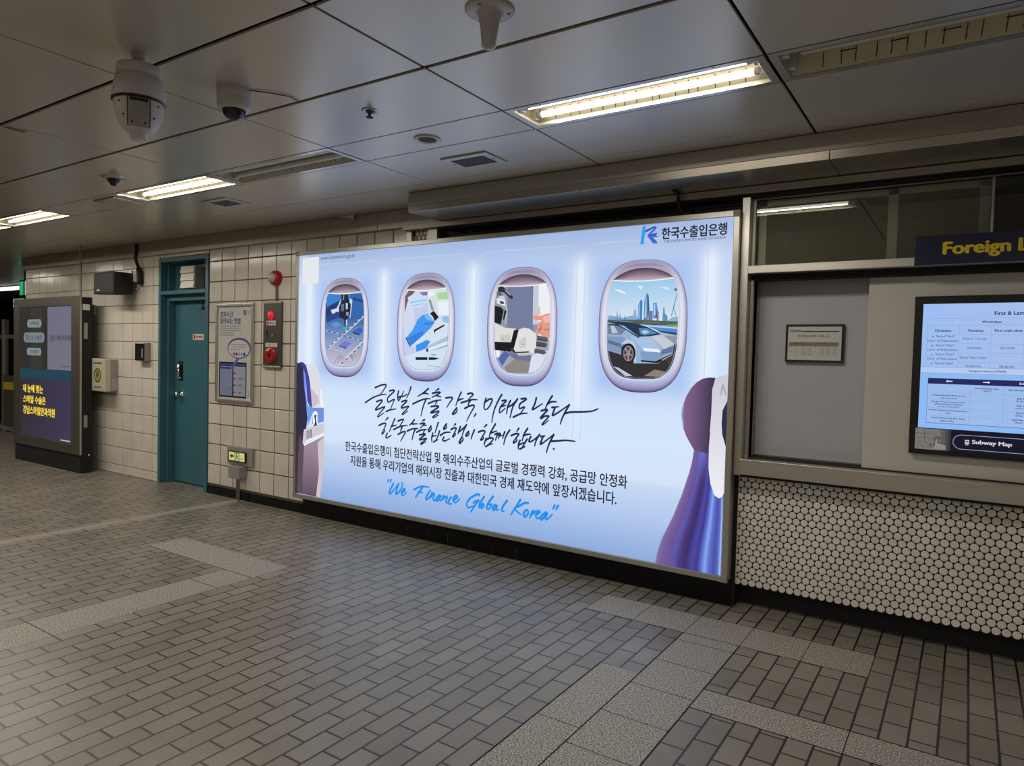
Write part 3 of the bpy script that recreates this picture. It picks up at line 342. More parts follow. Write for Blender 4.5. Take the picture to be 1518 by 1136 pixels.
ART_CAR=[('e4edf5',[(-1.978,1.973),(-1.938,1.968),(-1.894,1.946),(-1.907,1.939),(-1.951,1.956)]),('d9ecf8',[(-1.815,1.991),(-1.781,1.986),(-1.784,1.967),(-1.805,1.971)]),('dcecf6',[(-1.665,1.974),(-1.616,1.976),(-1.599,1.953),(-1.632,1.965)]),('7ea7cc',[(-2.022,1.769),(-2.016,1.801),(-1.902,1.783),(-1.859,1.795),(-1.816,1.798),(-1.807,1.763)]),('6d9cc4',[(-1.962,1.768),(-1.955,1.838),(-1.944,1.768)]),('6d9cc4',[(-1.94,1.768),(-1.934,1.821),(-1.924,1.768)]),('5f8fbc',[(-1.905,1.767),(-1.898,1.805),(-1.886,1.767)]),('86b0d4',[(-1.841,1.767),(-1.835,1.834),(-1.822,1.834),(-1.815,1.767)]),('3f7fc0',[(-1.809,1.767),(-1.806,1.865),(-1.79,1.9),(-1.779,1.894),(-1.777,1.764)]),('8fc2ee',[(-1.806,1.786),(-1.802,1.865),(-1.795,1.877),(-1.794,1.77)]),('4c7fb2',[(-1.766,1.766),(-1.765,1.888),(-1.75,1.942),(-1.737,1.926),(-1.728,1.824),(-1.74,1.766)]),('9fcdf2',[(-1.761,1.786),(-1.757,1.887),(-1.75,1.919),(-1.748,1.778)]),('2f4f80',[(-1.745,1.926),(-1.737,1.918),(-1.73,1.832),(-1.738,1.809)]),('6f7794',[(-1.735,1.764),(-1.733,1.826),(-1.707,1.826),(-1.705,1.763)]),('4f93e0',[(-1.704,1.777),(-1.705,1.875),(-1.681,1.878),(-1.674,1.831),(-1.681,1.777)]),('a8d4f8',[(-1.7,1.801),(-1.698,1.867),(-1.691,1.869),(-1.687,1.793)]),('2b4f88',[(-1.687,1.785),(-1.676,1.831),(-1.679,1.862),(-1.671,1.823),(-1.678,1.777)]),('7d7f96',[(-1.678,1.762),(-1.676,1.824),(-1.664,1.819),(-1.664,1.761)]),('5f8fc6',[(-1.639,1.761),(-1.636,1.846),(-1.628,1.847),(-1.623,1.807),(-1.606,1.792),(-1.604,1.757)]),('8fb4d8',[(-1.608,1.757),(-1.577,1.784),(-1.534,1.787),(-1.532,1.753)]),('7f93ac',[(-1.584,1.791),(-1.548,1.936),(-1.543,1.936),(-1.577,1.79)]),('7f93ac',[(-1.574,1.86),(-1.569,1.86),(-1.546,1.791),(-1.552,1.791)]),('4f5f78',[(-1.571,1.958),(-1.558,1.965),(-1.536,1.964),(-1.535,1.948),(-1.561,1.948)]),('4a5f52',[(-2.022,1.771),(-1.773,1.769),(-1.641,1.761),(-1.529,1.756),(-1.528,1.728),(-1.772,1.737),(-2.022,1.752)]),('5f7f4a',[(-1.608,1.742),(-1.528,1.745),(-1.528,1.728),(-1.607,1.73)]),('7a5f60',[(-1.773,1.755),(-1.657,1.757),(-1.657,1.746),(-1.772,1.745)]),('4f86c8',[(-1.772,1.739),(-1.527,1.724),(-1.525,1.665),(-1.638,1.688)]),('b5d4f2',[(-1.772,1.737),(-1.527,1.718),(-1.527,1.707),(-1.747,1.727)]),('23406e',[(-1.671,1.699),(-1.526,1.684),(-1.526,1.669),(-1.638,1.685)]),('8a94ac',[(-1.638,1.668),(-1.525,1.661),(-1.523,1.608),(-1.604,1.63)]),('2c2a2e',[(-2.022,1.578),(-1.806,1.494),(-1.555,1.607),(-1.524,1.615),(-1.516,1.394),(-2.016,1.375)]),('8a7f70',[(-1.752,1.405),(-1.679,1.449),(-1.596,1.437),(-1.627,1.404)]),('3a383c',[(-1.616,1.522),(-1.53,1.577),(-1.529,1.531),(-1.583,1.476)]),('b9c6dc',[(-1.97,1.462),(-1.934,1.455),(-1.829,1.402),(-1.88,1.4)]),('93b0d2',[(-2.025,1.752),(-1.945,1.765),(-1.849,1.755),(-1.755,1.725),(-1.638,1.678),(-1.554,1.615),(-1.567,1.544),(-1.664,1.488),(-1.81,1.486),(-1.862,1.628),(-1.917,1.596),(-1.915,1.54),(-2.019,1.57)]),('7d99bd',[(-2.022,1.659),(-1.915,1.66),(-1.862,1.628),(-1.917,1.592),(-1.915,1.54),(-2.019,1.568)]),('5d6f8c',[(-2.015,1.639),(-1.92,1.612),(-1.919,1.588),(-2.015,1.615)]),('b6cbe4',[(-1.918,1.612),(-1.88,1.644),(-1.828,1.628),(-1.809,1.581),(-1.81,1.486),(-1.823,1.486),(-1.835,1.581),(-1.87,1.612)]),('a6c0e0',[(-1.854,1.66),(-1.711,1.657),(-1.643,1.583),(-1.767,1.582)]),('7f9cc2',[(-1.783,1.566),(-1.642,1.56),(-1.601,1.553),(-1.665,1.505),(-1.773,1.511)]),('1f2f4e',[(-2.022,1.755),(-1.9,1.73),(-1.795,1.659),(-1.711,1.664),(-1.644,1.676),(-1.738,1.723),(-1.84,1.751),(-1.944,1.762)]),('4f83b8',[(-1.797,1.715),(-1.738,1.715),(-1.671,1.682),(-1.753,1.668),(-1.787,1.676)]),('9fd0f0',[(-1.779,1.696),(-1.746,1.703),(-1.72,1.688),(-1.762,1.676)]),('6f7f98',[(-2.021,1.736),(-1.944,1.736),(-1.889,1.708),(-1.915,1.672),(-2.019,1.675)]),('b9c6d6',[(-2.001,1.74),(-1.974,1.736),(-1.942,1.684),(-1.986,1.68)]),('1d2738',[(-2.022,1.744),(-1.944,1.74),(-1.786,1.654),(-1.799,1.652),(-1.89,1.704),(-1.943,1.73),(-2.021,1.735)]),('c3c8d2',[(-1.711,1.66),(-1.636,1.672),(-1.554,1.615),(-1.618,1.582)]),('5f7396',[(-1.634,1.576),(-1.555,1.604),(-1.569,1.561),(-1.642,1.545)]),('e4f1ff',[(-1.765,1.588),(-1.651,1.579),(-1.645,1.56),(-1.756,1.566)]),('15151a',[(-1.774,1.509),(-1.673,1.503),(-1.569,1.554),(-1.565,1.538),(-1.664,1.491),(-1.774,1.498)]),('c09a80',[(-1.632,1.514),(-1.569,1.549),(-1.567,1.543),(-1.63,1.506)]),('101014',[(-1.813,1.552),(-1.815,1.532),(-1.821,1.513),(-1.832,1.499),(-1.845,1.489),(-1.861,1.486),(-1.876,1.488),(-1.89,1.497),(-1.902,1.512),(-1.91,1.53),(-1.913,1.55),(-1.911,1.57),(-1.905,1.589),(-1.894,1.603),(-1.88,1.613),(-1.865,1.616),(-1.849,1.613),(-1.835,1.604),(-1.824,1.59),(-1.816,1.572)]),('85737c',[(-1.827,1.549),(-1.828,1.533),(-1.833,1.518),(-1.841,1.506),(-1.851,1.499),(-1.863,1.496),(-1.874,1.498),(-1.885,1.505),(-1.894,1.517),(-1.9,1.531),(-1.902,1.548),(-1.901,1.564),(-1.896,1.579),(-1.888,1.591),(-1.878,1.598),(-1.866,1.601),(-1.854,1.599),(-1.844,1.591),(-1.835,1.58),(-1.829,1.565)]),('4a3f48',[(-1.835,1.549),(-1.836,1.536),(-1.84,1.525),(-1.846,1.515),(-1.854,1.509),(-1.863,1.507),(-1.872,1.509),(-1.88,1.515),(-1.887,1.524),(-1.892,1.535),(-1.894,1.548),(-1.893,1.561),(-1.889,1.572),(-1.883,1.582),(-1.875,1.588),(-1.866,1.59),(-1.857,1.588),(-1.848,1.582),(-1.842,1.573),(-1.837,1.562)]),('9a8890',[(-1.854,1.549),(-1.854,1.544),(-1.856,1.54),(-1.858,1.537),(-1.861,1.535),(-1.864,1.534),(-1.867,1.535),(-1.87,1.537),(-1.872,1.54),(-1.874,1.544),(-1.875,1.548),(-1.874,1.553),(-1.873,1.557),(-1.871,1.56),(-1.868,1.562),(-1.865,1.563),(-1.862,1.562),(-1.859,1.56),(-1.856,1.557),(-1.855,1.553)]),('a08e96',[(-1.866,1.542),(-1.834,1.532),(-1.832,1.539),(-1.863,1.555)]),('a08e96',[(-1.871,1.548),(-1.867,1.502),(-1.858,1.502),(-1.857,1.549)]),('a08e96',[(-1.867,1.554),(-1.896,1.537),(-1.893,1.529),(-1.862,1.542)]),('a08e96',[(-1.859,1.552),(-1.882,1.588),(-1.889,1.583),(-1.87,1.544)]),('a08e96',[(-1.859,1.545),(-1.843,1.584),(-1.85,1.589),(-1.87,1.552)])]
ART_SEATS=[('g:86658f:2c2444:x',[(-1.285,1.411),(-1.327,1.412),(-1.368,1.402),(-1.404,1.378),(-1.436,1.342),(-1.464,1.294),(-1.481,1.246),(-1.493,1.204),(-1.494,1.169),(-1.481,1.093),(-1.459,1.042),(-1.436,1.003),(-1.405,0.957),(-1.316,0.942),(-1.313,1.014),(-1.305,1.187),(-1.305,1.336)]),('8ea0d8',[(-1.493,1.204),(-1.494,1.163),(-1.48,1.091),(-1.473,1.094),(-1.483,1.164),(-1.478,1.246)]),('2a2448',[(-1.201,1.296),(-1.243,1.203),(-1.241,1.089),(-1.203,0.973),(-1.195,1.138)]),('g:c9c6d4:eeeef4:z',[(-1.287,1.411),(-1.203,1.436),(-1.201,1.296),(-1.237,1.214),(-1.24,1.134),(-1.233,1.055),(-1.203,0.976),(-1.201,0.739),(-1.218,0.692),(-1.24,0.675),(-1.27,0.694),(-1.296,0.762),(-1.31,0.853),(-1.312,0.991),(-1.304,1.153),(-1.305,1.336)]),('a9a4b8',[(-1.246,1.373),(-1.234,1.371),(-1.215,1.306),(-1.224,1.306),(-1.239,1.351),(-1.249,1.305),(-1.256,1.304)]),('2a2446',[(-5.126,1.397),(-5.074,1.407),(-5.038,1.37),(-5.033,1.21),(-4.996,0.986),(-4.982,0.91),(-4.999,0.814),(-5.052,0.756),(-5.128,0.557),(-5.128,0.315),(-5.128,0.776)]),('6a9aee',[(-5.051,1.358),(-5.01,1.311),(-4.998,1.075),(-4.977,1.02),(-4.912,1.009),(-4.911,0.968),(-4.986,0.823),(-4.98,0.928),(-4.997,0.998),(-5.036,1.204)]),('g:3a3490:5a3f96:z',[(-5.126,1.404),(-5.092,1.415),(-5.052,1.414),(-5.007,1.383),(-4.98,1.336),(-4.961,1.266),(-4.933,1.084),(-4.923,1.011),(-4.958,1.018),(-4.992,1.069),(-5.004,1.211),(-5.019,1.299),(-5.051,1.361),(-5.092,1.399),(-5.126,1.394)]),('dcdce6',[(-5.016,1.394),(-4.942,1.402),(-4.872,1.38),(-4.836,1.317),(-4.815,1.137),(-4.808,1.018),(-4.916,1.012),(-4.936,1.131),(-4.97,1.283)]),('c4c0ce',[(-4.955,1.195),(-4.849,1.112),(-4.831,1.061),(-4.912,1.012),(-4.921,1.05)]),('eef0f6',[(-4.825,1.184),(-4.799,1.162),(-4.766,1.021),(-4.811,1.018)]),('6f8fe2',[(-4.912,1.008),(-4.77,1.016),(-4.767,0.893),(-4.827,0.878),(-4.921,0.86)]),('f4f4f8',[(-4.915,0.95),(-4.902,0.971),(-4.881,0.982),(-4.855,0.971),(-4.85,0.954),(-4.848,0.878),(-4.908,0.865)]),('141418',[(-4.895,0.934),(-4.884,0.947),(-4.864,0.944),(-4.86,0.93),(-4.866,0.933),(-4.873,0.936),(-4.864,0.877),(-4.85,0.843),(-4.864,0.821),(-4.894,0.822),(-4.902,0.851),(-4.885,0.858),(-4.882,0.899)]),('g:a58fa2:5f4a5c:z',[(-5.027,0.658),(-4.76,0.768),(-4.759,0.539),(-4.781,0.352),(-4.806,0.209),(-5.05,0.211),(-5.041,0.484)]),('cfc2c8',[(-4.845,0.697),(-4.76,0.759),(-4.759,0.539),(-4.781,0.352),(-4.804,0.21),(-4.853,0.21),(-4.82,0.443)]),('3a2f40',[(-5.138,0.651),(-5.086,0.767),(-5.033,0.798),(-5.04,0.68),(-5.025,0.655),(-5.038,0.419),(-5.045,0.211),(-5.141,0.209)]),('5a4a58',[(-5.086,0.741),(-5.03,0.668),(-5.031,0.485),(-5.055,0.212),(-5.109,0.212),(-5.101,0.543)]),('cdc8d6',[(-5.028,0.803),(-4.765,0.881),(-4.755,0.781),(-5.005,0.693),(-5.043,0.68),(-5.037,0.745)]),('a49aae',[(-4.997,0.794),(-4.923,0.813),(-4.921,0.736),(-4.995,0.716)]),('7d7488',[(-4.934,0.811),(-4.923,0.813),(-4.921,0.736),(-4.931,0.733)]),('f6f6fa',[(-5.007,0.699),(-4.763,0.793),(-4.762,0.782),(-5.006,0.685)]),('f6f6fa',[(-5.039,0.672),(-5.006,0.671),(-4.759,0.78),(-4.758,0.768),(-5.019,0.654)])]
ART_LOGO=[('2aa0e8',[(-1.793,2.37),(-1.784,2.374),(-1.773,2.371),(-1.773,2.336),(-1.783,2.255),(-1.806,2.256),(-1.799,2.324)]),('2f56cc',[(-1.773,2.328),(-1.773,2.345),(-1.718,2.365),(-1.706,2.364),(-1.697,2.359),(-1.702,2.35),(-1.716,2.353)]),('3560d2',[(-1.697,2.359),(-1.702,2.346),(-1.738,2.314),(-1.755,2.315),(-1.716,2.351)]),('3c62d4',[(-1.756,2.316),(-1.738,2.316),(-1.689,2.261),(-1.692,2.254),(-1.717,2.255),(-1.759,2.306)]),('3556c0',[(-1.741,2.314),(-1.726,2.319),(-1.686,2.321),(-1.7,2.309),(-1.686,2.293),(-1.719,2.298)])]
# ================================================================ THE SETTING
# ---- floor: brick paving with flush granite strips, one mesh cut into rectangles
b = MB()
GR = [(-1.873, -0.348, 3.71, 4.02), (-1.263, -0.958, -4.5, 3.71), (-1.466, -1.263, -4.5, 3.09), (-0.958, 1.8, 2.915, 3.12),
      (-5.17, -3.907, 2.855, 3.15), (-4.21, -3.907, -4.5, 2.855), (-6.145, -6.035, -4.5, 4.6)]
xs = sorted({-26, -10.93, 3.6} | {g[0] for g in GR} | {g[1] for g in GR}); ys = sorted({-4.5, 4.6} | {g[2] for g in GR} | {g[3] for g in GR})
for i in range(len(xs) - 1):
    for j in range(len(ys) - 1):
        cx = (xs[i] + xs[i + 1]) / 2; cy = (ys[j] + ys[j + 1]) / 2
        mi = 0
        for g in GR:
            if g[0] < cx < g[1] and g[2] < cy < g[3]: mi = 1
        b.quad((xs[i], ys[j], 0), (xs[i + 1], ys[j], 0), (xs[i + 1], ys[j + 1], 0), (xs[i], ys[j + 1], 0), mi)
b.quad((-26, 4.6, 0), (-10.93, 4.6, 0), (-10.93, 12, 0), (-26, 12, 0), 0)
def seam(x0, x1, y0, y1): b.box(x0, x1, y0, y1, -0.001, 0.0006, 2)
for x in (-1.568, -1.263, -0.958, -0.653): seam(x - 0.0015, x + 0.0015, 3.71, 4.02)
for y in [3.60] + [3.295 - 0.312 * k for k in range(22)]: seam(-1.263, -0.958, y - 0.0015, y + 0.0015)
for y in [2.48 - 0.61 * k for k in range(9)]: seam(-1.466, -1.263, y - 0.0015, y + 0.0015)
for x in (-1.263, -0.958): seam(x - 0.003, x + 0.003, -4.5, 3.71)
seam(-1.469, -1.463, -4.5, 3.09)
for y in (2.915, 3.12): seam(-0.958, 1.8, y - 0.0035, y + 0.0035)
for x in (-0.348, 0.262, 0.872, 1.482): seam(x - 0.002, x + 0.002, 2.915, 3.12)
for y in (3.71, 4.02): seam(-1.873, -0.348, y - 0.002, y + 0.002)
seam(-4.21, -3.907, 2.853, 2.857); seam(-4.21, -3.907, 2.598, 2.602); seam(-4.21, -3.907, 1.658, 1.662)
seam(-5.17, -4.21, 2.853, 2.857)
for y in (2.2, 2.562, 3.18): seam(-6.145, -6.035, y - 0.001, y + 0.001)
b.quad((-6.144, 2.2, 0.0004), (-6.036, 2.2, 0.0004), (-6.036, 2.562, 0.0004), (-6.144, 2.562, 0.0004), 3)
b.build('floor', ['brick', 'granite', M['black_grout'], 'granite_pink'], kind='structure')

# ---- ceiling: satin panels with open joints, recess strips left open for the light fixtures
BAY = 1.2345; X0 = -0.709            # joint lines run towards the wall at X0 - BAY*k
rows = [(1.632 - 0.593 * (k + 1), 1.632 - 0.593 * k, 0.011) for k in range(11)]
rows += [(1.632, 2.225, 0.011), (2.225, 2.80, 0.004), (2.80, 3.11, 0.004), (3.11, 3.71, 0.004), (3.71, 4.303, 0.004)]
FIX = {(-1, 'lit'), (1, 'none'), (0, 'lit')}
SLOT = {-1: 'bare', 0: 'lit', 2: 'off', 3: 'lit', 5: 'lit', 6: 'lit', 8: 'lit', 10: 'lit'}   # bay -> fixture in the strip by the wall
REAR = {-2: 'lit', 2: 'lit', 4: 'lit', 6: 'lit', 9: 'lit'}                       # unseen strip behind the viewer, lamps added to light the room
REAR2 = {-2: 'lit', -1: 'lit', 0: 'lit', 1: 'lit'}                   # second unseen strip, lamps added to brighten the right-hand wall
b = MB()
for k in range(-4, 21):
    x1 = X0 - BAY * k; x0 = x1 - BAY
    gx = 0.006
    for (y0, y1, g) in rows:
        if abs(y0 - 2.80) < 1e-6 and k in SLOT: continue
        if (abs(y0 - (1.632 - 0.593 * 3)) < 1e-6 and k in REAR) or (abs(y0 - (1.632 - 0.593 * 7)) < 1e-6 and k in REAR2): 
            b.box(x0 + gx, x1 - gx, y0 + 0.3, y1 - 0.004, CEIL, CEIL + 0.012, 0); continue
        b.box(x0 + gx, x1 - gx, y0 + (0.011 if abs(y0 - 2.225) < .01 or abs(y0 - 1.632) < .01 else 0.004), y1 - g, CEIL, CEIL + 0.012, 0)
    if x0 < -10.9:
        for j in range(13): b.box(x0 + gx, x1 - gx, 4.303 + 0.593 * j + .004, 4.303 + 0.593 * (j + 1) - .004, CEIL, CEIL + 0.012, 0)
b.box(-26, 4.3, -4.95, 12.1, CEIL + 0.16, CEIL + 0.2, 1)
b.build('ceiling', ['ceiling', 'void'], kind='structure', bevel=0.002, seg=1)

# ---- walls
def tile(b, x0, x1, z0, z1, y, g, t, m):
    x0 += g; x1 -= g; z0 += g; z1 -= g
    if x1 - x0 < 0.004 or z1 - z0 < 0.004: return
    e = 0.0035; r = lambda: random.uniform(-0.0006, 0.0006)
    v = [(x0, y, z0), (x1, y, z0), (x1, y, z1), (x0, y, z1)]
    d = [r() for _ in range(4)]
    v += [(x0 + e * .2, y - t * .6, z0 + e * .2), (x1 - e * .2, y - t * .6, z0 + e * .2), (x1 - e * .2, y - t * .6, z1 - e * .2), (x0 + e * .2, y - t * .6, z1 - e * .2)]
    v += [(x0 + e, y - t + d[0], z0 + e), (x1 - e, y - t + d[1], z0 + e), (x1 - e, y - t + d[2], z1 - e), (x0 + e, y - t + d[3], z1 - e)]
    f = [(8, 9, 10, 11)]
    for o in (0, 4): f += [(o, o + 1, o + 5, o + 4), (o + 1, o + 2, o + 6, o + 5), (o + 2, o + 3, o + 7, o + 6), (o + 3, o, o + 4, o + 7)]
    b.add(v, f, m)
def grid(b, xa, xb, za, zb, jx, jz, y, g, t, m):
    X = [xa] + sorted(x for x in jx if xa + .003 < x < xb - .003) + [xb]; Z = [za] + sorted(z for z in jz if za + .003 < z < zb - .003) + [zb]
    for i in range(len(X) - 1):
        for j in range(len(Z) - 1): tile(b, X[i], X[i + 1], Z[j], Z[j + 1], y, g, t, m)
def discs(b, xa, xb, za, zb, y, m, x0=-1.142, z0=0.158):
    P = 0.0438; Q = 0.0378; j0 = int((za - z0) / Q) - 1
    for j in range(j0, int((zb - z0) / Q) + 2):
        z = z0 + Q * j
        if z < za - 0.012 or z > zb + 0.012: continue
        i0 = int((xa - x0) / P) - 2
        for i in range(i0, int((xb - x0) / P) + 2):
            x = x0 + P * (i + (0.5 if j % 2 else 0))
            if x < xa or x > xb: continue
            rr = 0.0202; n = 16; v = []; 
            for r_, d in ((rr, 0), (rr, 0.0022), (rr - .002, 0.0034)):
                v += [(x + r_ * math.cos(2 * math.pi * k / n), y - d, z + r_ * math.sin(2 * math.pi * k / n)) for k in range(n)]
            f = [(o + k, o + (k + 1) % n, o + n + (k + 1) % n, o + n + k) for o in (0, n) for k in range(n)] + [tuple(range(2 * n, 3 * n))]
            b.add(v, f, m)
b = MB()
JZ = [0.105 + 0.2107 * k for k in range(13)]
JX1 = [-7.716 - 0.2155 * k for k in range(0, 16)] + [-7.716 + 0.2155]
JX2 = [-6.429 + 0.2157 * k for k in range(-6, 18)]
# left of the door
b.box(-10.93, -7.58, WALL, 4.6, 0, CEIL, 1); grid(b, -10.93, -7.585, 0.0, 2.552, JX1, JZ, WALL, 0.003, 0.004, 0)
# above the door
b.box(-7.58, -6.656, WALL, 4.6, 2.507, CEIL, 2); grid(b, -7.58, -6.656, 2.509, 2.552, JX2, [], WALL, 0.004, 0.004, 0)
# between the door and the round-tile strip, running on behind the advertisement
b.box(-6.656, -3.885, WALL, 4.6, 0, CEIL, 2); grid(b, -6.648, -3.893, 0.10, 2.552, JX2, JZ, WALL, 0.0046, 0.004, 0)
# strip of round mosaic above the advertisement and solid wall behind it
b.box(-3.885, -3.655, WALL + .004, 4.6, 0, CEIL, 3); discs(b, -3.825, -3.665, 2.4, 2.55, WALL + .004, 4, -3.80, 2.42)
b.box(-3.655, -1.155, WALL + .004, 4.6, 0, 2.30, 3)
b.build('wall_back', ['tile', 'grout_light', 'grout_dark', M['black_grout'], 'disc'], kind='structure')
b = MB()
# dado of round mosaic under the sill
b.box(-1.155, 3.5, 4.32, 4.6, 0.138, 0.93, 3); discs(b, -1.165, 2.2, 0.15, 0.86, 4.32, 4)
b.build('wall_lower', ['tile', 'grout_light', 'grout_dark', M['black_grout'], 'disc'], kind='structure')
# skirting; under the advertisement the extra black height stands in for shade
b = MB()
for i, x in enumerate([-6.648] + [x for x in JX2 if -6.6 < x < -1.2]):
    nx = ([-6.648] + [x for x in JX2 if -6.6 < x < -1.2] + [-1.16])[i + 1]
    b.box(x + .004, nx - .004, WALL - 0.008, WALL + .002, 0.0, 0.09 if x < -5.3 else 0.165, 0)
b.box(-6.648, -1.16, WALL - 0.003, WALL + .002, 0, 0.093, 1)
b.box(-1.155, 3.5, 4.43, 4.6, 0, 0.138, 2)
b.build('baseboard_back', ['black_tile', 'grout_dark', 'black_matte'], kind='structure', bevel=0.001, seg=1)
MB().box(3.5, 3.6, -4.6, 4.7, 0, CEIL).build('wall_right', 'wall_plain', kind='structure')
MB().box(-26, 3.6, -4.6, -4.5, 0, CEIL).build('wall_rear', 'wall_plain', kind='structure')
MB().box(-26.1, -26, -4.6, 12, 0, CEIL).build('wall_left', 'wall_plain', kind='structure')
b = MB(); b.box(-26, -10.93, 12, 12.1, 0, CEIL); b.box(-10.95, -10.93, 4.6, 12, 0, CEIL)
b.build('wall_far', 'void', kind='structure')

# ---- steel bands where walls meet the ceiling
b = MB()
for x0, x1 in ((-10.95, -9.024), (-9.018, -5.433), (-5.427, -4.2), (-4.196, -3.503)):
    b.box(x0, x1, 4.25, 4.30, 2.545, CEIL - 0.003)
b.build('trim_1', 'steel_dark', kind='structure', bevel=0.0015, seg=1)
b = MB(); b.box(-3.503, 3.5, 3.86, 4.27, 2.603, CEIL - 0.004, 0)
for x0, x1 in ((-3.503, -2.1), (-2.097, -0.64), (-0.637, 0.9), (0.903, 3.5)):
    v = [(x, y, z) for x in (x0, x1) for y, z in ((3.858, 2.6015), (3.864, 2.556), (4.27, 2.556), (4.27, 2.6015))]
    b.add(v, [(0, 1, 2, 3), (7, 6, 5, 4), (0, 4, 5, 1), (1, 5, 6, 2), (2, 6, 7, 3), (3, 7, 4, 0)], 1)
b.build('trim_2', ['steel_dark', mat('bright_steel_strip', (0.5, 0.46, 0.4), 0.3, 0.95, noise=0.1, nscale=5)], kind='structure', bevel=0.0015, seg=2)
b = MB(); b.box(-3.885, 3.5, 4.215, 4.32, 2.512, 2.553, 0); b.box(-3.503, 3.5, 4.235, 4.32, 2.495, 2.512, 1)
b.build('trim_3', ['steel_dark', 'black_matte'], kind='structure', bevel=0.002, seg=1)
# stainless framing of the information recess: post, transom, sill
b = MB(); b.box(-1.172, -1.125, 4.24, 4.32, 0.825, 2.512); b.box(-1.125, -1.105, 4.30, 4.33, 0.925, 2.495, 1)
b.build('trim_4', ['steel', 'steel_dark'], kind='structure', bevel=0.0025)
b = MB(); b.box(-1.124, 3.5, 4.22, 4.40, 2.038, 2.084); b.box(-1.124, 3.5, 4.30, 4.40, 2.005, 2.037, 1)
b.build('trim_5', ['steel', 'black_matte'], kind='structure', bevel=0.0025)
b = MB(); b.box(-1.135, 3.5, 4.235, 4.60, 0.832, 0.926); b.box(-1.14, 3.5, 4.262, 4.31, 0.815, 0.831, 1)
b.build('trim_6', ['steel', 'black_matte'], kind='structure', bevel=0.003)
b = MB()
b.box(-3.885, -3.832, 4.27, 4.30, 2.40, 2.512); b.box(-3.655, -3.556, 4.26, 4.31, 2.30, 2.512)
b.build('trim_7', 'steel', kind='structure', bevel=0.002)
# window above the advertisement: dark pane in a black frame
w2 = struct_root('window_2', (-2.4, 4.36, 2.4))
b = MB(); b.box(-3.556, -1.172, 4.33, 4.35, 2.30, 2.36); b.box(-3.556, -1.172, 4.33, 4.35, 2.475, 2.51); b.box(-3.556, -3.53, 4.33, 4.35, 2.36, 2.475); b.box(-1.2, -1.172, 4.33, 4.35, 2.36, 2.475)
b.build('window_frame', 'black', w2, bevel=0.002, seg=1)
MB().box(-3.53, -1.2, 4.345, 4.352, 2.36, 2.475).build('pane', 'dark_glass', w2)
# window over the recess: two panes with pale film edges in front of an olive backing
w1 = struct_root('window_1', (0.4, 4.31, 2.3))
b = MB(); b.box(-1.105, 3.5, 4.305, 4.32, 2.487, 2.495); b.box(0.062, 0.074, 4.306, 4.322, 2.084, 2.487); b.box(-1.11, 3.5, 4.305, 4.32, 2.084, 2.092)
b.build('window_frame', 'alu', w1, bevel=0.001, seg=1)
MB().box(-1.105, 0.062, 4.31, 4.318, 2.092, 2.487).build('pane', 'glass', w1)
MB().box(0.074, 3.4, 4.31, 4.318, 2.092, 2.487).build('pane', 'dark_glass', w1)
b = MB()
for x0, x1 in ((-1.098, -1.055), (-0.408, -0.358), (0.012, 0.06)): b.box(x0, x1, 4.352, 4.36, 2.09, 2.487)
b.box(-1.098, 0.06, 4.352, 4.36, 2.452, 2.487)
b.build('film_edge', 'film', w1)
MB().box(-1.12, 3.5, 4.362, 4.40, 2.085, 2.51).build('backing_board', 'olive', w1)
# grey panel at the back of the recess
b = MB(); b.box(-1.12, 3.5, 4.452, 4.50, 0.926, 2.05, 0)
for x0, x1, z0, z1 in ((-1.108, -1.102, 0.935, 2.0), (-1.108, -0.45, 0.935, 0.941)): b.box(x0, x1, 4.446, 4.452, z0, z1, 1)
b.build('wall_inner', ['panel_grey', 'alu'], kind='structure')
MB().box(-1.155, 3.5, 4.62, 4.7, 0.0, CEIL).build('wall_outer', 'void', kind='structure')

# ---- teal service door
d = struct_root('door_1', (-7.12, 4.44, 0))
b = MB()
b.box(-7.585, -7.540, 4.285, 4.60, 0, 2.507); b.box(-6.70, -6.650, 4.285, 4.60, 0, 2.507); b.box(-7.54, -6.70, 4.285, 4.60, 2.462, 2.507)
b.box(-7.54, -6.70, 4.285, 4.46, 2.105, 2.146)
b.box(-7.54, -7.505, 4.36, 4.60, 0, 2.105); b.box(-6.73, -6.70, 4.36, 4.60, 0, 2.105); b.box(-7.505, -6.73, 4.36, 4.60, 2.04, 2.105)
b.box(-7.54, -7.515, 4.36, 4.60, 2.146, 2.462); b.box(-6.725, -6.70, 4.36, 4.60, 2.146, 2.462)
b.build('door_frame', 'teal_frame', d, bevel=0.002, seg=1)
leaf = MB().box(-7.503, -6.732, 4.44, 4.48, 0.012, 2.038).build('door_leaf', 'teal', d, bevel=0.002, seg=1)
b = MB(); b.box(-7.515, -6.725, 4.44, 4.48, 2.146, 2.462, 0)
b.build('transom_panel', 'teal', d)
b = MB(); b.box(-7.418, -7.352, 4.430, 4.44, 1.155, 1.372, 1); b.tube([(-7.382, 4.43, 1.185), (-7.382, 4.40, 1.195), (-7.382, 4.398, 1.33), (-7.382, 4.43, 1.342)], 0.014, 10, 0)
b.build('pull_handle', ['chrome', 'black'], leaf)
b = MB(); b.lathe([(0.036, 0), (0.036, -0.008), (0.012, -0.01), (0.012, -0.035), (0.026, -0.042), (0.031, -0.058), (0.024, -0.072), (0, -0.075)], (-7.38, 4.44, 1.0), 'y', 20)
b.build('door_knob', 'chrome', leaf)
b = MB(); b.lathe([(0.03, 0), (0.03, -0.006), (0.026, -0.02), (0.012, -0.032), (0, -0.033)], (-7.474, 4.44, 0.988), 'y', 20)
b.build('round_boss', 'chrome', leaf)  # small round chrome boss left of the knob
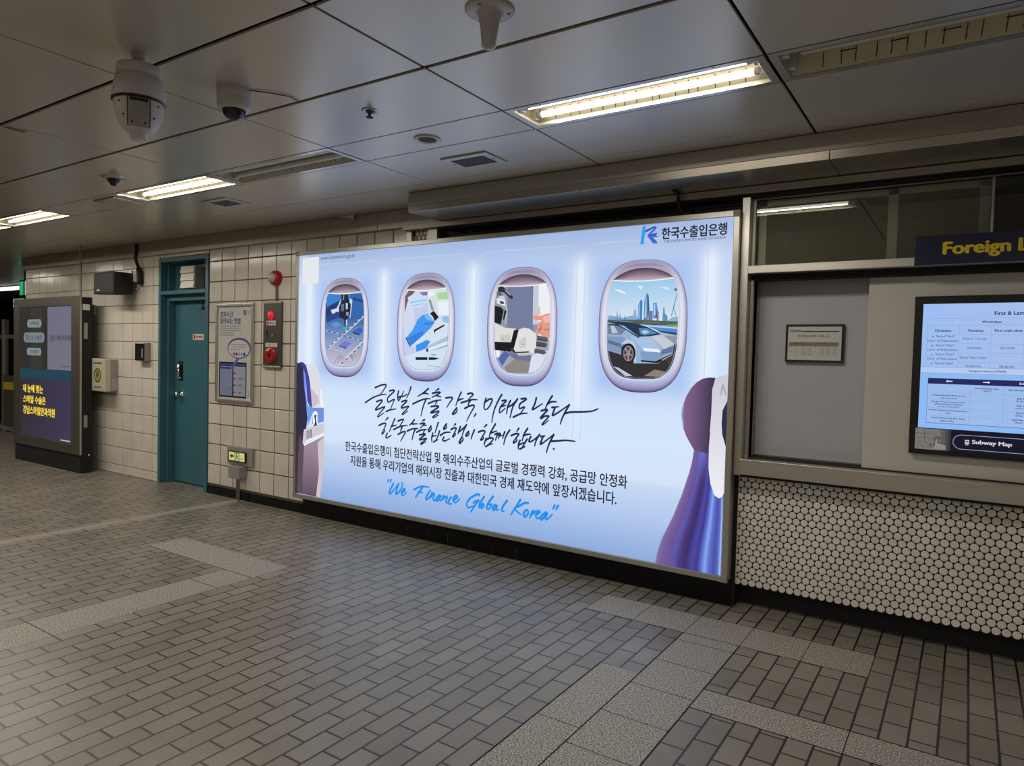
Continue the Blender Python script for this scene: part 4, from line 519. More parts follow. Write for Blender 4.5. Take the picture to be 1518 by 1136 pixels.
b = MB(); b.box(-7.165, -6.962, 4.4385, 4.44, 1.612, 1.678, 0); b.rect(-7.148, -7.118, 1.622, 1.668, 4.438, hx('b8342c'), 1); b.rect(-7.105, -6.98, 1.638, 1.654, 4.438, hx('b85a50'), 1)
b.build('warning_sticker', ['paper', 'print'], leaf)
b = MB(); b.tube([(-6.975, 4.435, 2.02), (-6.975, 4.43, 1.97)], 0.004, 8); b.box(-6.998, -6.955, 4.425, 4.44, 1.945, 1.97)
b.build('stay_hook', 'black', leaf)

# ================================================================ CEILING LIGHTS
def light_fixture(k, kind, label, ya=2.80, yb=3.11):
    x1 = X0 - BAY * k - 0.006; x0 = x1 - BAY + 0.012; cx = (x0 + x1) / 2; cy = (ya + yb) / 2
    t = thing('ceiling_light', label, 'ceiling light', (cx, cy, CEIL), 'recessed fluorescent ceiling lights')
    f = 0.034; ix0, ix1, iy0, iy1 = x0 + f, x1 - f, ya + f, yb - f
    b = MB(); z0 = CEIL - 0.001; z1 = CEIL + 0.004
    b.box(x0, x1, ya + .003, iy0, z0, z1); b.box(x0, x1, iy1, yb - .003, z0, z1); b.box(x0, ix0, iy0, iy1, z0, z1); b.box(ix1, x1, iy0, iy1, z0, z1)
    for xx in (x0 + .2, x1 - .2):
        for yy in (ya + .018, yb - .018): b.lathe([(0.005, 0), (0.005, -0.002), (0, -0.003)], (xx, yy, z0), 'z', 8)
    b.build('trim_frame', 'flange', t, bevel=0.001, seg=1)
    # reflector trough: sloping long sides, flat top, closed ends
    b = MB(); zt = CEIL + 0.085; s = 0.045
    b.quad((ix0, iy0, z1), (ix1, iy0, z1), (ix1, iy0 + s, zt), (ix0, iy0 + s, zt)); b.quad((ix0, iy1, z1), (ix0, iy1 - s, zt), (ix1, iy1 - s, zt), (ix1, iy1, z1))
    b.quad((ix0, iy0 + s, zt), (ix1, iy0 + s, zt), (ix1, iy1 - s, zt), (ix0, iy1 - s, zt))
    for xx in (ix0, ix1): b.quad((xx, iy0, z1), (xx, iy1, z1), (xx, iy1 - s, zt), (xx, iy0 + s, zt))
    b.box(ix0 + .06, ix1 - .06, cy - 0.012, cy + 0.012, CEIL + 0.04, zt, 0)
    n = 16
    for i in range(n):            # pencilled joint marks along the far side of the reflector
        xx = ix0 + 0.12 + (ix1 - ix0 - 0.24) * i / (n - 1) + random.uniform(-.015, .015)
        b.quad((xx, iy1 - 0.008, z1 + .012), (xx + 0.004, iy1 - 0.008, z1 + .012), (xx + 0.010, iy1 - s + .008, zt - .02), (xx + 0.006, iy1 - s + .008, zt - .02), 1)
        if i % 3 == 1 and kind != 'off': b.quad((xx, iy1 - 0.03, z1 + .05), (xx + 0.06, iy1 - 0.03, z1 + .05), (xx + 0.06, iy1 - .033, z1 + .054), (xx, iy1 - .033, z1 + .054), 1)
    b.build('reflector', ['reflector', M['grout_dark']], t)
    for yy in (cy - 0.062, cy + 0.062):
        for xx, sg in ((ix0, 1), (ix1, -1)): MB().box(xx, xx + sg * 0.028, yy - 0.016, yy + 0.016, CEIL + 0.012, CEIL + 0.085).build('lamp_holder', 'white_plastic', t, bevel=0.002, seg=1)
        if kind == 'bare': continue
        b = MB()
        b.lathe([(0.0145, 0.0), (0.0145, ix1 - ix0 - 0.11)], (ix0 + 0.055, yy, CEIL + 0.032), 'x', 14, 0, caps=False)
        for xx in (ix0 + 0.029, ix1 - 0.055): b.lathe([(0.0, 0), (0.015, 0.0), (0.015, 0.026), (0, 0.026)], (xx, yy, CEIL + 0.032), 'x', 14, 1)
        b.build('fluorescent_tube', ['tube_on' if kind == 'lit' else 'tube_off', 'white_metal'], t)
    if kind == 'lit':
        for yy in (cy - 0.062, cy + 0.062):
            ld = bpy.data.lights.new('tube_light', 'AREA'); ld.shape = 'RECTANGLE'; ld.size = ix1 - ix0 - 0.12; ld.size_y = 0.024
            ld.energy = TUBE * math.pi * ld.size * ld.size_y; ld.color = (1.0, 0.92, 0.79)
            lo = bpy.data.objects.new('tube_light', ld); COL.objects.link(lo); lo.parent = t; lo.location = (0, yy - cy, 0.0165)
    return t
LBL = {-1: 'unlit recessed light without tubes, marks along its bare cream reflector', 0: 'lit twin-tube recessed light above the right half of the advertisement',
       2: 'unlit recessed light with white tubes, left of the round ceiling grille', 3: 'lit twin-tube recessed light joined end to end with the unlit white-tube light',
       5: 'lit twin-tube recessed light near the left picture edge, right of the cut-off one', 6: 'lit recessed light only just showing at the left picture edge',
       8: 'lit recessed light farther down the ceiling strip, out past the kiosk', 10: 'lit recessed light at the far end of the ceiling strip'}
for k, kd in SLOT.items(): light_fixture(k, kd, LBL[k])
RL = {-2: 'unseen recessed light added behind the viewer, facing the lit train times screen', 2: 'unseen recessed light added behind the viewer, nearest the advertisement side', 4: 'unseen recessed light added behind the viewer, across from the fire alarm', 6: 'unseen recessed light added behind the viewer, across from the kiosk', 9: 'unseen recessed light added behind the viewer, farthest left'}
for k, kd in REAR.items(): light_fixture(k, kd, RL[k], 1.632 - 0.593 * 3, 1.632 - 0.593 * 3 + 0.3)
RL2 = {-2: 'farthest right', -1: 'second from the right', 0: 'third from the right', 1: 'farthest left'}
for k, kd in REAR2.items(): light_fixture(k, kd, 'unseen recessed light added in the rearmost row behind the viewer, ' + RL2[k], 1.632 - 0.593 * 7, 1.632 - 0.593 * 7 + 0.3)
t = thing('ceiling_light', 'far lit fluorescent light beyond the wall corner at the left edge', 'ceiling light', (-16.6, 6.3, CEIL), 'recessed fluorescent ceiling lights')
MB().box(-17.9, -15.6, 6.1, 6.42, CEIL - .012, CEIL - 0.002).build('trim_frame', 'flange', t)
for yy in (6.2, 6.32): MB().lathe([(0, 0), (0.016, 0), (0.016, 2.1), (0, 2.1)], (-17.8, yy, CEIL - .03), 'x', 12).build('fluorescent_tube', 'tube_on', t)
# ================================================================ THE BACKLIT ADVERTISEMENT
XL, XR, ZB, ZT = -5.155, -1.171, 0.170, 2.416
ad = thing('advertising_lightbox', 'large backlit bank advertisement with four aeroplane windows and purple seats', 'lightbox', (-3.163, 4.25, ZB))
b = MB(); b.box(XL + .004, XR - .004, 4.215, 4.297, ZB + .004, ZT - .004)
b.build('housing', 'steel_dark', ad, bevel=0.003)
b = MB(); F = 0.036
b.box(XL, XR, 4.19, 4.215, ZT - F, ZT); b.box(XL, XR, 4.19, 4.215, ZB, ZB + F)
b.box(XL, XL + F * .8, 4.19, 4.215, ZB + F, ZT - F); b.box(XR - F, XR, 4.19, 4.215, ZB + F, ZT - F)
b.build('aluminium_frame', 'alu', ad, bevel=0.003)
for x, z in ((XL, ZT), (XR, ZT), (XL, ZB), (XR, ZB)):
    sx = 1 if x == XL else -1; sz = 1 if z == ZB else -1
    MB().box(x - sx * .001, x + sx * .04, 4.187, 4.216, *sorted((z - sz * .001, z + sz * .04))).build('corner_cap', 'grey_plastic', ad, bevel=0.002)
WIN = [(-4.5275, 0.3035), (-3.607, 0.300), (-2.7035, 0.300), (-1.7785, 0.3055)]
ZC = 1.7265; HO = 0.4295
def sup(t, a, c, n=2.9):
    ct, st = math.cos(t), math.sin(t)
    return math.copysign(abs(ct) ** (2 / n), ct) * a, math.copysign(abs(st) ** (2 / n), st) * c
def lerp(a, c, t): t = max(0, min(1, t)); return tuple(p + (q - p) * t for p, q in zip(a, c))
def ramp(stops, t):
    for (t0, c0), (t1, c1) in zip(stops, stops[1:]):
        if t <= t1: return lerp(c0, c1, (t - t0) / (t1 - t0))
    return stops[-1][1]
BG = [(0.17, hx('86a6d8')), (0.30, hx('98b4e2')), (0.50, hx('b3c9ee')), (0.70, hx('c6d8f3')), (0.721, hx('d2e1f8')), (0.95, hx('d3e5fb')), (1.25, hx('cfe2fa')), (1.7, hx('cbdcf6')), (2.15, hx('c0d1ef')), (2.30, hx('aabfe4')), (2.42, hx('9db4de'))]
def bgcol(p):
    x, z = p; c = ramp(BG, z)
    for cx, a in WIN:
        dx = max(0, abs(x - cx) - a * .8); dz = max(0, abs(z - ZC) - HO * .82); g = math.exp(-(dx * dx + dz * dz) / 0.0125)
        c = lerp(c, hx('a3c0f0'), 0.85 * g)
    for xd in (-4.065, -3.146, -2.234, -1.34, -4.98):
        g = math.exp(-((x - xd) / 0.055) ** 2) * max(0, min(1, (z - 0.9) / .5)) * max(0, min(1, (2.25 - z) / .12))
        c = lerp(c, hx('e6f0fc'), 0.9 * g)
    if x < -5.0: c = lerp(c, hx('dfe9f8'), 0.3)
    return c
b = MB(); nx, nz = 150, 88
zz = sorted([ZB + .02 + (ZT - ZB - .04) * j / nz for j in range(nz + 1)] + [0.7199, 0.7215])
vs = [(XL + .015 + (XR - XL - .03) * i / nx, 4.2065, z) for z in zz for i in range(nx + 1)]
b.add(vs, [(j * (nx + 1) + i, j * (nx + 1) + i + 1, (j + 1) * (nx + 1) + i + 1, (j + 1) * (nx + 1) + i) for j in range(len(zz) - 1) for i in range(nx)], 0, [bgcol((v[0], v[2])) for v in vs])
for x in (-4.096, -4.034, -3.175, -3.116, -2.265, -2.202, -1.358): b.rect(x - .0025, x + .0025, 0.95, 2.2, 4.2062, hx('c3d3ea'))
# reveal of the cabin panels: rounded tops
for x0, x1 in ((-4.95, -4.10), (-4.03, -3.18), (-3.11, -2.27), (-2.2, -1.36)):
    pts = [(x0 + .10 - .10 * math.cos(t), 2.2 + .09 * math.sin(t)) for t in [k * math.pi / 16 for k in range(9)]] + [(x1 - .10 + .10 * math.sin(t), 2.2 + .09 * math.cos(t)) for t in [k * math.pi / 16 for k in range(9)]]
    for p, q in zip(pts, pts[1:]):
        b.flat([p, q, (q[0], q[1] - .012), (p[0], p[1] - .012)], 4.2062, hx('b7c9e8'))
INK = hx('1a1d28')
b.text('한국수출입은행이 첨단전략산업 및 해외수주산업의 글로벌 경쟁력 강화, 공급망 안정화', -4.488, 0.655, x1=-1.845, z1=0.745, y=4.204, col=INK, bold=0.04)
b.text('지원을 통해 우리기업의 해외시장 진출과 대한민국 경제 재도약에 앞장서겠습니다.', -4.423, 0.540, x1=-1.918, z1=0.628, y=4.204, col=INK, bold=0.04)
b.text('www.koreaexim.go.kr', -4.838, 2.318, x1=-4.407, z1=2.360, y=4.204, col=hx('3a4258'))
b.rect(-5.078, -4.862, 2.121, 2.358, 4.2045, hx('e2e6ea'))
b.build('backlit_sheet', 'backlit', ad)
def polyart(b, L, y, hull=None):
    for k, (c, pts) in enumerate(L):
        yy = y - 0.00008 * k
        if hull:
            a = sum(pts[i][0] * pts[(i + 1) % len(pts)][1] - pts[(i + 1) % len(pts)][0] * pts[i][1] for i in range(len(pts)))
            pts = clip(pts if a > 0 else pts[::-1], hull)
            if len(pts) < 3: continue
        if c.startswith('g:'):
            _, a, e, ax = c.split(':'); ca, ce = hx(a), hx(e)
            xs_ = [p[0] for p in pts]; zs_ = [p[1] for p in pts]; x0, x1, z0, z1 = min(xs_), max(xs_), min(zs_), max(zs_)
            if ax == 'x': f = lambda p: lerp(ca, ce, (p[0] - x0) / (x1 - x0))
            elif ax == 'z': f = lambda p: lerp(ca, ce, (z1 - p[1]) / (z1 - z0))
            else: f = lambda p: lerp(ca, ce, (z1 - p[1]) / (z1 - z0) * .5)
            b.flat(pts, yy, f)
        else: b.flat(pts, yy, hx(c))
ART = [(ART_CHIP, [(1.36, hx('cfc6d2')), (1.52, hx('a9a9c4')), (1.66, hx('6f8ec0')), (1.80, hx('38609f')), (2.1, hx('3f8ed8'))]),
       (ART_LAB, [(1.36, hx('cfe0f4')), (1.7, hx('d3deee')), (2.1, hx('c9dce4'))]),
       (ART_ROBOT, [(1.36, hx('a9acba')), (1.7, hx('8f95ae')), (2.1, hx('9aa0b4'))]),
       (ART_CAR, [(1.36, hx('2c2a2e')), (1.62, hx('35455f')), (1.71, hx('dfe4ea')), (1.8, hx('cfe0ef')), (2.1, hx('7cc0ea'))])]
for (cx, a), (L, grd), nm in zip(WIN, ART, ('circuit_picture', 'laboratory_picture', 'robot_hand_picture', 'car_picture')):
    b = MB(); ai = a * .80; hi = 0.362; zi = 1.745; N = 64; EN = 3.3
    out = [(cx + p[0], zi + p[1]) for p in (sup(2 * math.pi * k / N, ai * 1.03, hi * 1.03, EN) for k in range(N))]
    # gradient backdrop as horizontal slices
    for j in range(24):
        za = zi - hi + 2 * hi * j / 24; zb = za + 2 * hi / 24
        wa = ai * (1 - min(1, abs((za - zi) / hi)) ** EN) ** (1 / EN); wb = ai * (1 - min(1, abs((zb - zi) / hi)) ** EN) ** (1 / EN)
        if wa < 1e-4: b.flat([(cx + wb, zb), (cx - wb, zb), (cx, za)], 4.2058, lambda p: ramp(grd, p[1]))
        elif wb < 1e-4: b.flat([(cx - wa, za), (cx + wa, za), (cx, zb)], 4.2058, lambda p: ramp(grd, p[1]))
        else: b.flat([(cx - wa, za), (cx + wa, za), (cx + wb, zb), (cx - wb, zb)], 4.2058, lambda p: ramp(grd, p[1]))
    polyart(b, L, 4.2056, out)
    b.build(nm, 'backlit', ad)
    # printed window surround
    b = MB(); N = 96; bands = [0, .06, .12, .3, .55, .8, .93, .965, 1.0]
    rings = []; cols = []
    for tb in bands:
        for k in range(N):
            th = 2 * math.pi * k / N; pi_ = sup(th, ai, hi, EN); po = sup(th, a, HO, 2.7)
            x = cx + pi_[0] + (po[0] - pi_[0]) * tb; z = (zi + pi_[1]) + (ZC + po[1] - zi - pi_[1]) * tb
            up = math.sin(th)
            side = ramp([(0, hx('e4e9f2')), (.1, hx('c3cbe0')), (.3, hx('e3e3ee')), (.55, hx('dcd9e6')), (.8, hx('b5b0ca')), (.93, hx('857da6')), (1, hx('5a5382'))], tb)
            top = ramp([(0, hx('a9a2b8')), (.3, hx('8e86a6')), (.8, hx('a7a0ba')), (.93, hx('8f88aa')), (1, hx('6f6b94'))], tb)
            bot = ramp([(0, hx('dfe8f6')), (.12, hx('b9c4e2')), (.3, hx('aab2d8')), (.55, hx('9c9cc8')), (.78, hx('8a80aa')), (.9, hx('5f5682')), (1, hx('221d42'))], tb)
            c = lerp(side, top, max(0, up) ** 2.2) if up > 0 else lerp(side, bot, (-up) ** 1.6)
            rings.append((x, 4.1995, z)); cols.append(c)
    b.add(rings, [(i * N + k, i * N + (k + 1) % N, (i + 1) * N + (k + 1) % N, (i + 1) * N + k) for i in range(len(bands) - 1) for k in range(N)], 0, cols)
    # thin seal line inside
    pts = [sup(2 * math.pi * k / N, ai * .975, hi * .985, EN) for k in range(N + 1)]
    for p, q in zip(pts[N // 2:], pts[N // 2 + 1:]): b.flat([(cx + p[0], zi + p[1]), (cx + q[0], zi + q[1]), (cx + q[0] * .985, zi + q[1] * .99), (cx + p[0] * .985, zi + p[1] * .99)], 4.1994, hx('8d97b4'))
    # half-drawn blind
    crown = [(cx + p[0], zi + p[1]) for p in (sup(math.pi * k / 32, ai, hi, EN) for k in range(33)) if zi + p[1] > 2.03]
    b.flat(crown, 4.19935, lambda p: lerp(hx('8f88a4'), hx('a9a2b8'), (p[1] - 2.03) / .07))
    arc = [(cx + ai * .85 * u, 2.035 + .068 * (1 - abs(u) ** 2.2)) for u in [-1 + k / 10 for k in range(21)]]
    low = [(cx + ai * .85 * u, 2.034 - .012 * (1 - u * u)) for u in [1 - k / 10 for k in range(21)]]
    n = len(arc)
    for i in range(n - 1):
        A0, A1, B0, B1 = arc[i], arc[i + 1], low[n - 1 - i], low[n - 2 - i]
        m0 = (A0[0], A0[1] * .45 + B0[1] * .55); m1 = (A1[0], A1[1] * .45 + B1[1] * .55)
        e = abs(i / 20 - .5) * 2
        b.add([(A0[0], 4.1992, A0[1]), (A1[0], 4.1992, A1[1]), (m1[0], 4.1992, m1[1]), (m0[0], 4.1992, m0[1])], [(0, 1, 2, 3)], 0, [hx('3a3040')] * 2 + [lerp(hx('8d7788'), hx('4f4050'), e ** 3)] * 2)
        b.add([(m0[0], 4.1992, m0[1]), (m1[0], 4.1992, m1[1]), (B1[0], 4.1992, B1[1]), (B0[0], 4.1992, B0[1])], [(0, 1, 2, 3)], 0, [lerp(hx('8d7788'), hx('4f4050'), e ** 3)] * 2 + [hx('bfb0c0')] * 2)
        b.flat([B0, B1, (B1[0], B1[1] - .007), (B0[0], B0[1] - .007)], 4.1991, hx('eef2f8'))
    b.build('printed_window', 'backlit', ad)
def seat_body(b):                     # the near seat's back: folds of purple and blue cloth fanning down
    U = [(0, hx('8a76ac')), (.05, hx('76609c')), (.17, hx('6a5492')), (.27, hx('5b55a8')), (.36, hx('46357a')), (.45, hx('382a68')), (.55, hx('4a46a4')), (.62, hx('3a3488')), (.68, hx('5a6ccc')), (.735, hx('86a6f0')), (.78, hx('5f72cc')), (.86, hx('4a4aa2')), (.925, hx('5a6cc4')), (.955, hx('a9d2f6')), (.97, hx('5a50a0')), (1, hx('3b2a72'))]
    vs = []; cs = []
    for zr, xl, xr in SEAT_ROWS:
        for i in range(61):
            u = i / 60; vs.append((xl + (xr - xl) * u, 4.2052, zr)); c = ramp(U, u)
            top = max(0, min(1, (zr - .75) / .3)); c = lerp(c, lerp(hx('6a5490'), hx('3f3270'), u), top * .75)
            c = lerp(c, hx('6f80dc'), .65 * math.exp(-((u - .34) / .16) ** 2 - ((zr - .98) / .13) ** 2))
            cs.append(c)
    m_ = len(SEAT_ROWS)
    b.add(vs, [(j * 61 + i, j * 61 + i + 1, (j + 1) * 61 + i + 1, (j + 1) * 61 + i) for j in range(m_ - 1) for i in range(60)], 0, cs)
for side in (0, 1):
    b = MB()
    if side: seat_body(b)
    polyart(b, [s_ for s_ in ART_SEATS if (s_[1][0][0] > -3) == bool(side)], 4.2050); b.build('seat_picture', 'backlit', ad)
NAVY = hx('1d2a52')
b = MB()
for k, p in enumerate(HEADLINE): b.stroke(p, 0.0155 if len(p) > 2 else 0.0160, 4.2040 - .00001 * k, NAVY, 0.4)
b.build('brush_headline', 'backlit', ad)
b = MB()
for k, p in enumerate(SLOGAN): b.stroke(p, 0.0185, 4.2040 - .00001 * k, hx('1c8fea'), 0.35)
b.build('blue_script_slogan', 'backlit', ad)
b = MB(); polyart(b, ART_LOGO, 4.2045)
b.text('한국수출입은행', -1.660, 2.277, x1=-1.251, z1=2.349, y=4.204, col=hx('14161e'), bold=0.06)
b.text('THE EXPORT-IMPORT BANK OF KOREA', -1.648, 2.2535, x1=-1.254, z1=2.270, y=4.204, col=hx('3a4055'))
b.build('bank_emblem', 'backlit', ad)

# ================================================================ RIGHT: INFORMATION RECESS
bd = MB(); bd.box(-0.487, 2.2, 4.362, 4.44, 0.928, 2.003)
bd = bd.build('display_board', 'panel_white', bevel=0.003)
tag(bd, 'pale grey board standing on the steel sill around the lit screen', 'board')
fr = thing('framed_notice', 'small black-framed white timetable notice hanging on the grey panel', 'framed notice', (-0.768, 4.45, 1.633))
b = MB(); X, Xr, Za, Zb = -0.936, -0.614, 1.521, 1.746; q = .012
b.box(X, Xr, 4.425, 4.450, Zb - q, Zb); b.box(X, Xr, 4.425, 4.450, Za, Za + q); b.box(X, X + q, 4.425, 4.450, Za + q, Zb - q); b.box(Xr - q, Xr, 4.425, 4.450, Za + q, Zb - q)
b.build('frame', 'black', fr, bevel=0.002)
b = MB(); y = 4.431; b.rect(X + q - .002, Xr - q + .002, Za + q - .002, Zb - q + .002, y, hx('d2d0ca'))
b.rect(-0.913, -0.847, 1.700, 1.713, y - .0003, hx('8d8f9c')); b.rect(-0.845, -0.641, 1.7005, 1.7065, y - .0003, hx('2a2d5c'))
b.text('강남역(222) 첫차 · 막차시간', -0.868, 1.666, x1=-0.694, z1=1.683, y=y - .0005, col=hx('34343a'), bold=.015)
b.rect(-0.917, -0.642, 1.616, 1.640, y - .0003, hx('85857f'))
b.text('신도림 방면', -0.885, 1.629, h=.008, y=y - .0006, col=hx('26262a')); b.text('성수 방면', -0.742, 1.629, h=.008, y=y - .0006, col=hx('26262a'))
for j in range(4):
    b.rect(-0.917, -0.642, 1.5585 + .0148 * j, 1.559 + .0148 * j, y - .0003, hx('a2a29c'))
    for i in range(8):
        if (i == 0 or i == 4) and j % 2 == 0: continue
        xx = -0.913 + .0345 * i; b.text(('평일', '성수', '05:30', '24:00', '휴일', '신도림', '05:30', '23:50')[i], xx, 1.563 + .0148 * j, h=.0068, y=y - .0005, col=hx('55555a'))
b.build('timetable_sheet', 'print', fr)
sg = thing('hanging_sign', 'navy sign with yellow words Foreign L mounted over the steel transom', 'sign', (0.2, 4.21, 2.11))
MB().box(-0.262, 1.2, 4.196, 4.219, 2.039, 2.187).build('sign_panel', 'navy', sg, bevel=0.002)
b = MB(); b.text('Foreign', -0.133, 2.069, x1=0.145, z1=2.149, y=4.1955, col=hx('e6cd2e'), bold=0.085); b.build('yellow_lettering', 'print', sg); b = MB(); b.text('Language', 0.181, 2.069, x1=0.53, z1=2.149, y=4.1955, col=hx('e6cd2e'), bold=0.085)
b.build('yellow_lettering', 'print', sg)
sc = thing('information_screen', 'lit blue information screen in a black bezel with train times table', 'screen', (0.2, 4.36, 1.06))
b = MB(); X, Xr, Za, Zb = -0.257, 0.86, 1.040, 1.887
b.box(X, Xr, 4.325, 4.362, Za, Zb); b.build('bezel', 'black', sc, bevel=0.003)
b = MB(); y = 4.3245; sx1 = 0.82
DK = hx('2a3050'); LN = hx('7f97c4')
def sr(x0, x1, z0, z1, c, k=0): b.rect(x0, x1, z0, z1, y - .0002 * k, c)
b.flat([(-0.217, 1.478), (sx1, 1.478), (sx1, 1.845), (-0.217, 1.845)], y, lambda p: lerp(hx('9cbcf0'), hx('adbde4'), (p[0] + .217) / .25))
sr(-0.217, sx1, 1.182, 1.478, hx('8ab8f2')); sr(-0.217, sx1, 1.478, 1.509, hx('b4c9ee'), 1); sr(-0.217, sx1, 1.5085, 1.5098, hx('5d76a8'), 2); sr(-0.217, sx1, 1.4773, 1.4785, hx('5d8fd0'), 2)
for z in (1.766, 1.731, 1.683, 1.634, 1.5855, 1.537): sr(-0.194 if z > 1.7 else -.05, sx1, z, z + .0012, LN, 1)
for x in (-0.194, -0.05, 0.088, 0.225): sr(x, x + .0012, 1.51, 1.731, LN, 1)
def st(t, x0, z0, x1=None, h=.014, c=DK, bold=0.0, al='l', k=3): b.text(t, x0, z0, h=h, w=(x1 - x0) if x1 else None, y=y - .0002 * k, col=c, bold=bold, align=al)
st('First & Last', 0.099, 1.783, None, .0185, hx('1d2038'), .05); st('Weekdays', 0.047, 1.7395, 0.13, .0145, hx('1d2038'), .05)
st('Direction', -.157, 1.697, -.086, .013, hx('1d2038'), .05); st('Terminus', -.014, 1.697, .054, .013, hx('1d2038'), .05); st('First train time', .103, 1.697, .217, .013, hx('1d2038'), .05)
for j in range(4):
    zz_ = 1.668 - .0478 * j
    b.flat([(-.172, zz_), (-.164, zz_), (-.168, zz_ + .008)], y - .0006, DK)
    st("Seoul Nat'l", -.152, zz_, -.07, .0125)
    if j < 3: st('Univ. of Education', -.190, zz_ - .0243, -.055, .0125)
st('Euljiro 1(il)-ga', -.033, 1.653, .07, .0135); st('Seongsu', -.012, 1.606, .053, .0135); st("Seoul Nat'l Univ.", -.043, 1.557, .076, .0125); st('Sindorim', -.014, 1.513, .05, .0125)
st('05:36:00', .129, 1.608, .189, .012); st('08:46:00', .129, 1.513, .189, .012)
st('Gangnam Station (강남역)', 0.0, 1.486, .16, .0135, hx('23264e'), .05)
sr(-.18, sx1, 1.21, 1.42, hx('9abaea'), 1); sr(-.18, sx1, 1.2095, 1.212, hx('46609c'), 2); sr(-.181, -.1795, 1.21, 1.43, hx('46609c'), 2)
sr(-.18, sx1, 1.42, 1.450, hx('23235c'), 2)
for x in (.011, .153): sr(x, x + .001, 1.212, 1.42, hx('7597cf'), 2)
for z in (1.375, 1.335, 1.291, 1.25): sr(-.18, sx1, z, z + .001, hx('7597cf'), 2)
for xa, d in ((-.099, 1), (.094, -1)):
    b.flat([(xa, 1.436), (xa + d * .009, 1.4425), (xa + d * .009, 1.438), (xa + d * .03, 1.438), (xa + d * .03, 1.434), (xa + d * .009, 1.434), (xa + d * .009, 1.4295)], y - .0008, hx('e8eefc'))
st('Exit', .217, 1.430, None, .011, hx('e8eefc'), .02, k=4)
SD = hx('2c3868')
st('Shinbundang Line', .031, 1.398, .132, .0095, SD, .05); st('신분당선', .066, 1.386, .098, .0085, SD, .05); st('Use the transfer', .172, 1.397, .262, .0095, SD, .05)
st('Gangnamstyle Photozone', -.159, 1.355, -.01, .0095, SD, .05); st('강남스타일 포토존', -.119, 1.341, -.045, .0085, SD, .05)
st('Kyobo Tower Intersection', -.159, 1.320, -.01, .0095, SD, .05); st('(Shinnonhyeon Station)', -.144, 1.3075, -.024, .0095, SD, .05); st('교보타워 사거리(신논현역)', -.133, 1.2945, -.035, .0085, SD, .05)
st('World Taekwondo Headquarters', -.172, 1.275, .002, .0095, SD, .05); st('국기원', -.096, 1.262, -.073, .0085, SD, .05)
st('Airport/Intercity Bus Stop', -.159, 1.234, -.009, .0095, SD, .05); st('공항버스 정류장', -.116, 1.220, -.055, .0085, SD, .05)
for j in range(4): st('Exit No.', .21 if j < 3 else .196, (1.355, 1.318, 1.281, 1.246)[j], None, .0095, SD, .05); st('10번 출구', .205, (1.342, 1.305, 1.268, 1.233)[j], None, .008, SD, .05)
b.flat([(-.228, 1.066), (sx1, 1.066), (sx1, 1.180), (-.228, 1.180)], y + .0001, hx('0b0b22'))
for i in range(14):
    x0 = -.228 + .0125 * i; b.rect(x0, x0 + .0126, 1.066, 1.178, y - .0001, lerp(hx('75706a'), hx('0b0b22'), max(0, (i - 8) / 5)))
for (p, q_) in (((-.226, 1.152), (-.165, 1.150)), ((-.185, 1.175), (-.183, 1.11)), ((-.183, 1.150), (-.15, 1.152)), ((-.15, 1.152), (-.105, 1.132)), ((-.183, 1.14), (-.155, 1.115)), ((-.105, 1.162), (-.105, 1.10)), ((-.105, 1.162), (-.08, 1.162)), ((-.22, 1.128), (-.19, 1.128)), ((-.22, 1.108), (-.2, 1.106)), ((-.183, 1.11), (-.15, 1.085)), ((-.215, 1.09), (-.16, 1.078)), ((-.105, 1.13), (-.085, 1.128))):
    b.stroke([p, q_], .0018, y - .0004, hx('3b3837'), 0)
for t0 in (0,):
    hand = [(-.150, 1.078), (-.158, 1.094), (-.150, 1.098), (-.138, 1.088), (-.135, 1.122), (-.129, 1.128), (-.123, 1.122), (-.123, 1.104), (-.115, 1.107), (-.108, 1.102), (-.100, 1.103), (-.092, 1.096), (-.085, 1.096), (-.083, 1.078)]
    b.flat([(-.140, 1.072), (-.138, 1.088), (-.135, 1.122), (-.129, 1.128), (-.123, 1.122), (-.123, 1.104), (-.108, 1.102), (-.085, 1.096), (-.086, 1.072)], y - .0005, hx('8a8580'))
    b.stroke(hand, .003, y - .0006, hx('121116'), 0)
    b.stroke([(-.140 + .0, 1.118)] + [(-.129 + .0145 * math.cos(math.pi - k * math.pi / 6), 1.122 + .0145 * math.sin(math.pi - k * math.pi / 6)) for k in range(7)], .003, y - .0006, hx('121116'), 0)
n = 14; cxl, cxr, czz, rr = -.017, .245, 1.1185, .0385
pill = [(cxr + rr * math.sin(k * math.pi / n), czz + rr * math.cos(k * math.pi / n)) for k in range(n + 1)] + [(cxl - rr * math.sin(k * math.pi / n), czz - rr * math.cos(k * math.pi / n)) for k in range(n + 1)]
b.flat(pill, y - .0004, hx('a6a6b4')); c0 = ((cxl + cxr) / 2, czz)
b.flat([(p[0] + (.0024 if p[0] < c0[0] else -.0024) * abs(p[0] - c0[0]) / abs(cxl - rr - c0[0]), czz + (p[1] - czz) * .935) for p in pill], y - .0006, hx('0d0d28'))
st('Subway Map', .030, 1.108, .198, .026, hx('d6d6dc'), .06, k=5)
sr(-.002, .017, 1.110, 1.132, hx('c9c9d0'), 4); sr(.001, .0065, 1.119, 1.126, hx('0d0d28'), 5); sr(.0085, .014, 1.119, 1.126, hx('0d0d28'), 5); sr(.001, .014, 1.1045, 1.107, hx('c9c9d0'), 4)
b.build('screen_face', 'screen', sc)
